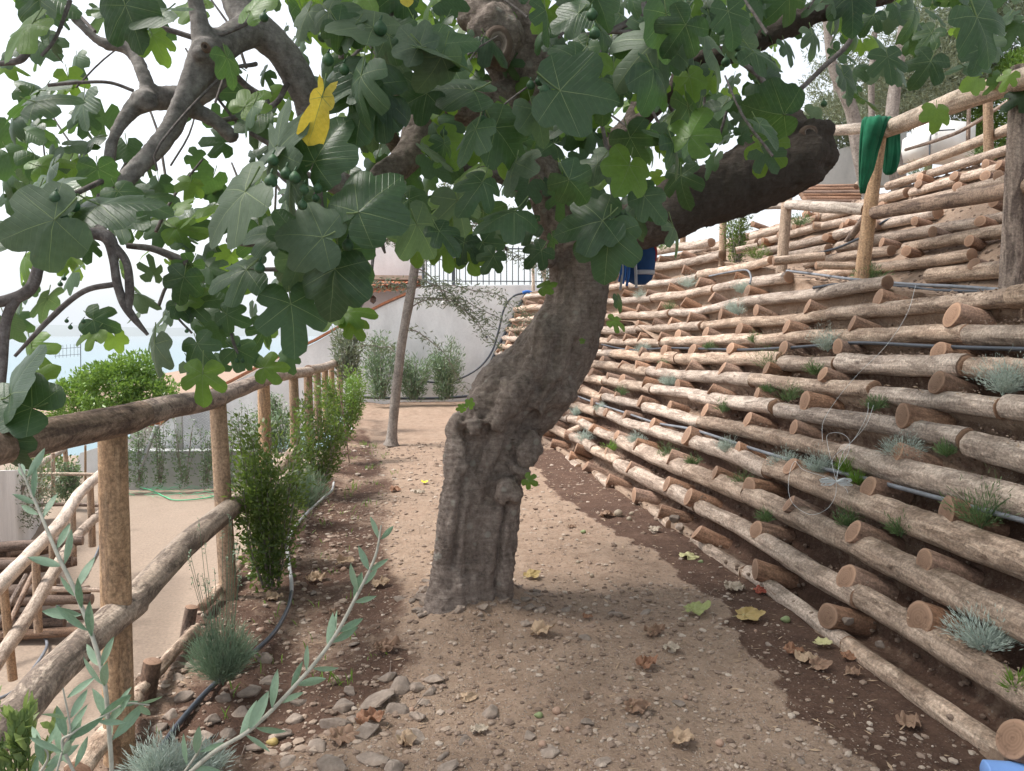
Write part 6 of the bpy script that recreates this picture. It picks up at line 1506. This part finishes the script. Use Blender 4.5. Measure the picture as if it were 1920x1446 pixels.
FR = [(514, 1397, 10, 'yellow-brown fallen fig with a pointed neck at the lower left', 'y'), (1475, 1166, 9, 'green fallen fig on the dark soil by the ground log', 'g'), (1793, 1366, 8, 'small bright green fig near the bottom right', 'g'), (1137, 1340, 0, '', 'p'), (1045, 1338, 10, 'pinkish round fig on the path at the lower middle', 'p'), (1012, 1345, 8, 'greenish round fig beside the pinkish one', 'g'), (1350, 1398, 10, 'round pink-tan fig near the bottom edge right of the long leaf', 'p'), (1018, 1400, 9, 'tan round fig near the bottom edge', 'p'), (1160, 968, 10, 'pale fig on the red soil at the bank foot', 'w'), (1184, 966, 5, 'tiny pale fig on the red soil', 'w'), (1180, 976, 6, 'round pale fig below the tiny one', 'w'), (1095, 1000, 5, 'small yellow-green fig right of the trunk', 'g'), (605, 1258, 7, 'brown round fig beside the olive twig', 'p'), (492, 1185, 7, 'brown fig next to the black pipe', 'p'), (645, 1072, 7, 'tan fig on the planting soil', 'p'), (1282, 1165, 6, 'grey-tan fig on the path near the green leaf', 'w'), (1183, 1275, 6, 'grey-green fig under the rusty leaf', 'w'), (1110, 1302, 5, 'pinkish small fig in mid path', 'p'), (1046, 1255, 5, 'pale small fig in mid path', 'w'), (1315, 1056, 5, 'small green fig under the pale yellow leaf', 'g'), (1286, 1310, 6, 'orange-tan fig on the gravel', 'p'), (1065, 1370, 6, 'reddish small fig near the lower path centre', 'p'), (1084, 1057, 5, 'pale fig right of the trunk base', 'w'), (1110, 1082, 5, 'grey fig right of the trunk base', 'w'), (1417, 1185, 4, 'tiny brown fig beside the ochre leaf', 'p'), (772, 1335, 7, 'orange fig lying on the stone heap', 'p'), (1085, 1392, 5, 'dark small fig near the bottom edge', 'w')]
FC = {'y': simple('ripe_fig', (.38, .28, .10), .6, .2, 20), 'g': simple('fallen_green_fig', (.20, .24, .11), .6, .2, 20), 'p': simple('dry_fig', (.33, .215, .155), .7, .25, 25), 'w': simple('pale_dry_fig', (.29, .235, .175), .7, .25, 25)}
for i, (px, py, r_, lb, c_) in enumerate(FR):
    if not r_: continue
    p = gnd(px, py); k = p.y / F * r_ * .8; mb = MB(); vs, fs = ico(3)
    mb.add([Vector((v.x, v.y, v.z)) * k * (1 + .05 * nz(v.x * 2, v.y * 2, i)) + Vector((-1, 0, .1)) * (k * .9 * max(0, -v.x) ** 3 * (1 if c_ in 'yg' else .3)) for v in vs], fs)
    o = mb.build('fallen_fig', FC[c_]); o.location = p + Vector((0, 0, k * .7)); tag(o, lb, 'fig', 'fallen figs')
gr = MB(); r = random.Random(77); vs0, fs0 = ico(1)
for i in range(26000):
    if i >= 19000:
        y = 2.05 + r.random() ** 1.5 * 2.2; x = r.uniform(-.6, 1.8)
    elif i < 13500:
        y = 2.1 + r.random() ** 1.7 * 9; x = r.uniform(-1.15, bx0(y) + .05)
    else:
        y = 2.2 + r.random() * 5; x = r.uniform(-1.3, -.1)
    s_ = (.0022 + .010 * r.random() ** 6) * (1 + .12 * y)
    if x < -.3: s_ *= 1.25
    if wetness(x, y) > .5 and r.random() < .55: continue
    c = Vector((x, y, zp(x, y) + s_ * .12)); q = []
    a, b_, g_ = s_ * r.uniform(.8, 1.5), s_ * r.uniform(.8, 1.3), s_ * r.uniform(.4, .8); ro = r.uniform(0, 6.28); cs, sn = math.cos(ro), math.sin(ro)
    col = r.random()
    for v in vs0:
        k = 1 + .3 * (math.sin(v.x * 9 + i) * .5)
        X, Yy = v.x * a * k, v.y * b_ * k; q.append((c.x + X * cs - Yy * sn, c.y + X * sn + Yy * cs, c.z + v.z * g_ * k))
    gr.add(q, fs0, 0, [(col, 0, 0)] * len(q))
tag(gr.build('gravel', PEB, smooth=False), 'loose small stones and clods scattered over the path', 'gravel', None, 'stuff')
dt = MB()
for i in range(1600):                         # dry twigs and leaf crumbs
    y = 2.2 + r.random() ** 1.4 * 9; x = r.uniform(-1.0, bx0(y)); L = r.uniform(.01, .05) * (1 + y * .05); a = r.uniform(0, 6.28); z = zp(x, y) + .004
    quadleaf(dt, Vector((x, y, z)), Vector((math.cos(a), math.sin(a), r.uniform(-.1, .25))), Vector((r.uniform(-.5, .5), r.uniform(-.5, .5), 1)), L, r.uniform(.002, .012), r.random())
for row in range(1, 10):                      # crumbs caught on the log rows
    for i in range(240):
        y = 2.2 + r.random() * 8; q = bank(KL[row], y, .075 + r.uniform(-.01, .0)); a = r.uniform(0, 6.28)
        quadleaf(dt, q + Vector((r.uniform(-.0, .05), 0, r.uniform(-.01, .02))), Vector((math.cos(a) * .4, math.sin(a), r.uniform(-.3, .3))), Vector((-.5, 0, 1)), r.uniform(.01, .04), r.uniform(.002, .008), r.random())
tag(dt.build('litter', DRY[1]), 'dry twigs and leaf crumbs scattered over path and bank', 'litter', None, 'stuff')
cl = MB()
for row in range(1, 10):                      # earth spilled on top of the logs
    for i in range(420):
        y = 2.1 + r.random() ** 1.2 * 9; s_ = r.uniform(.002, .008); q = bank(KL[row] + r.uniform(.12, .3), y, .05 + r.uniform(-.01, .008))
        if nz(y * 2.5, row * 3.3, 1) < -.05: continue
        cl.add([(q.x + v.x * s_ * r.uniform(.7, 1.3), q.y + v.y * s_, q.z + v.z * s_ * .7) for v in vs0], fs0, 0, [(r.random() * .6, 0, 0)] * len(vs0))
for i in range(3200):                         # clods on the bank shelves
    k = r.uniform(-.8, 10); y = 2.0 + r.random() ** 1.3 * 11; q = bank(k, y, soil_off(k) + .012); s_ = r.uniform(.004, .017)
    if q.z > terr(y) - .05: continue
    n0 = len(cl.v); cl.add([(q.x + v.x * s_ * r.uniform(.7, 1.3), q.y + v.y * s_, q.z + v.z * s_ * .8) for v in vs0], fs0, 0, [(r.random() * .35, 0, 0)] * len(vs0))
for i in range(2500):
    y = 4 + r.random() * 7; x = r.uniform(3.4, 5.8); s_ = r.uniform(.005, .022); q = (x, y, zterr(x, y))
    cl.add([(q[0] + v.x * s_ * r.uniform(.7, 1.3), q[1] + v.y * s_, q[2] + v.z * s_ * .8) for v in vs0], fs0, 0, [(r.random() * .7, 0, 0)] * len(vs0))
tag(cl.build('earth_clods', PEB, smooth=False), 'earth clods lying between the logs of the bank', 'clods', None, 'stuff')
gs = MB()
def grass(x, y, n, h):
    for _ in range(n):
        X, Y_ = x + r.gauss(0, .03), y + r.gauss(0, .03); d = Vector((r.uniform(-.5, .5), r.uniform(-.5, .5), 1)); lance(gs, Vector((X, Y_, zp(X, Y_))), d, rv(r), h * r.uniform(.5, 1.1), .004 + h * .03, r.random(), 0, .5)
for (px, py, n, h) in [(655, 930, 8, .10), (665, 920, 8, .10), (690, 950, 4, .07), (655, 965, 5, .06), (680, 835, 20, .06), (700, 840, 20, .06), (690, 880, 14, .06), (660, 860, 8, .06), (545, 1140, 4, .07), (590, 1140, 3, .06), (520, 1160, 4, .06), (628, 1285, 6, .07), (638, 1285, 5, .06), (510, 1240, 5, .05), (450, 1300, 4, .06), (575, 1215, 3, .07), (655, 1200, 3, .05), (555, 1040, 4, .06), (610, 1050, 3, .06), (700, 910, 4, .06), (680, 1130, 3, .05), (690, 1095, 3, .05), (705, 1230, 4, .03), (740, 890, 8, .05), (720, 855, 10, .05), (670, 800, 10, .06), (610, 990, 4, .06), (585, 1270, 3, .05)]:
    p = gnd(px, py); grass(p.x, p.y, n, h * 1.2)
for i in range(70):
    y = r.uniform(2.4, 12); grass(r.uniform(-.95, -.3), y, 2, .05)
tag(gs.build('grass', LF_GRASS), 'sparse young grass shoots in the planting strip left of the path', 'grass', None, 'stuff')
# clods heaped round the foot of the fig trunk
for i in range(44):
    a = R.uniform(2.6, 6.8); rd = R.uniform(.20, .36); x, y = .33 + math.cos(a) * rd, 3.98 + math.sin(a) * rd * .9; k = R.uniform(.010, .034)
    mb = MB(); bm = bmesh.new()
    for _ in range(12):
        v = rv(R).normalized(); bm.verts.new(Vector((v.x * k * 1.3, v.y * k, v.z * k * .7)))
    bmesh.ops.convex_hull(bm, input=bm.verts[:]); bm.verts.index_update(); mb.add([v.co.copy() for v in bm.verts], [tuple(v.index for v in f.verts) for f in bm.faces]); bm.free()
    o = mb.build('stone', STONE, smooth=False); o.location = (x, y, zp(x, y) + k * .2)
    tag(o, 'small clod against the foot of the fig trunk', 'stone', 'clods at the trunk foot')
# ------------------------------------------------------------------ foreground olive sapling
sp = empty('olive_sapling', (-.42, 1.15, 0), 'young olive sapling in the foreground with silvery lance leaves at the lower left', 'sapling')
st = MB(); lv = MB(); r = random.Random(31)
def sprig(pts, n, Lpx, skip=2, droopy=0):
    q = skel([(a_[0], a_[1], a_[2], a_[3] * .72) for a_ in pts], 60); tube(st, [tuple(a) for a in q], 8, cap=False)
    for i in range(n):
        t = (i + .5) / n; k = int(skip + t * (59 - skip)); a = Vector(q[k][:3]); tg = (Vector(q[min(60, k + 1)][:3]) - Vector(q[k - 1][:3])).normalized(); Y = pts[0][2]
        for e in (-1, 1):
            if r.random() < .12: continue
            k = max(1, min(58, k + r.randint(-1, 1))); a = Vector(q[k][:3])
            side = RT * e if abs(tg.dot(RT)) < .8 else UP * e
            side = tg.cross(FW) * e
            d = tg * r.uniform(.5, 1.4) + side * r.uniform(.25, 1.0) + FW * r.uniform(-.8, .8)
            nn = (-FW + rv(r) * .5) * r.choice((1, 1, -1))
            L = Lpx * Y / F * r.uniform(.85, 1.25) * (1 - .25 * t)
            bb = a + d.normalized() * .004
            # leaf with a finer outline
            d_ = d.normalized(); n_ = (nn - d_ * nn.dot(d_)).normalized(); s_ = d_.cross(n_); W = L * r.uniform(.2, .3); z = r.random(); vs = []; tc = []
            for tt, ww in ((0, .05), (.12, .45), (.3, .85), (.5, 1), (.7, .85), (.88, .45), (1, .03)):
                c = bb + d_ * (L * tt) - n_ * (.18 * L * tt * tt)
                for u in (-1, 0, 1): vs.append(c + s_ * (u * W * .5 * ww) + n_ * (abs(u) * W * .12)); tc.append((tt, u * .3, z))
            lv.add(vs, [(3 * i_ + j_, 3 * i_ + j_ + 1, 3 * i_ + j_ + 4, 3 * i_ + j_ + 3) for i_ in range(6) for j_ in range(2)], 0, tc)
sprig([(300, 1500, 1.5, 6), (395, 1415, 1.5, 6), (470, 1368, 1.52, 5.5), (545, 1295, 1.55, 5.5), (620, 1205, 1.58, 5), (670, 1115, 1.6, 4.5), (703, 1045, 1.62, 3.5), (715, 985, 1.62, 2)], 12, 64, 10)
sprig([(212, 1500, 1.25, 6), (206, 1390, 1.25, 6), (192, 1260, 1.27, 6), (150, 1130, 1.3, 5.5), (108, 1040, 1.32, 5), (70, 950, 1.35, 4), (35, 870, 1.37, 2.5)], 12, 68, 8)
sprig([(165, 1500, 1.2, 4), (118, 1400, 1.2, 4), (136, 1375, 1.2, 3.5), (190, 1345, 1.22, 3), (236, 1320, 1.25, 2.5), (280, 1322, 1.27, 2)], 6, 56, 8)
sprig([(100, 1470, 1.2, 3), (120, 1400, 1.2, 3), (132, 1370, 1.2, 2.5), (118, 1290, 1.2, 2)], 4, 60, 10)
sprig([(330, 1470, 1.5, 3), (375, 1400, 1.5, 3), (350, 1380, 1.5, 2)], 3, 55, 10)
sprig([(60, 1560, 1.25, 4), (60, 1480, 1.25, 4), (90, 1420, 1.25, 3), (68, 1390, 1.25, 2)], 4, 60, 10)
tube(st, [(-.55, 1.22, -.12, .012), (-.62, 1.2, .3, .011), tuple(P(212, 1500, 1.25)) + (.008,)], 10); tube(st, [(-.55, 1.22, -.12, .012), (-.5, 1.3, .3, .010), tuple(P(300, 1500, 1.5)) + (.007,)], 10)
for q in ((165, 1500, 1.2), (100, 1470, 1.2), (60, 1560, 1.25), (330, 1470, 1.5)): tube(st, [(-.6, 1.2, .3, .007), tuple(P(*q)) + (.005,)], 6)
st.build('stems', simple('olive_stem', (.36, .34, .28), .7, .25, 60), sp); lv.build('leaves', LF_OLIVE, sp)
sb = empty('shrub', (-.95, 1.3, -.3), 'fresh light green leafy shoots in the bottom left corner', 'shrub')
lf = MB(); r = random.Random(8)
for i in range(17):
    px = r.uniform(-50, 62) + (r.random() < .2) * 40; py = r.uniform(1320, 1440); b0_ = P(px, py + 150, 1.45); t0 = P(px + r.uniform(-15, 15), py - 10, 1.45)
    tube(lf, [tuple(b0_) + (.002,), tuple(t0) + (.0015,)], 5, cap=False, m=0)
    for e in range(12): v = b0_.lerp(t0, .35 + .65 * e / 12); lance(lf, v, rv(r) * .7 + Vector((0, 0, .7)), rv(r), r.uniform(.03, .05), .012, r.random())
lf.build('leaves', leafm('shoot_leaf', (.14, .21, .07), (.26, .33, .13), (.35, .45, .1), .5, .4, .3, False), sb)

# ------------------------------------------------------------------ haze over the sea
m = bpy.data.materials.new('haze_air'); m.use_nodes = True; t = m.node_tree
for q in list(t.nodes):
    if q.type == 'BSDF_PRINCIPLED': t.nodes.remove(q)
pv = nd(t, 'ShaderNodeVolumePrincipled', {'Color': (.86, .91, .95, 1), 'Density': 1.6e-4}); t.links.new(pv.outputs[0], t.nodes['Material Output'].inputs['Volume'])
mb = MB(); box(mb, (0, 15000, 150), (61000, 50002, 450)); o = mb.build('haze', m, smooth=False); tag(o, kind='stuff')
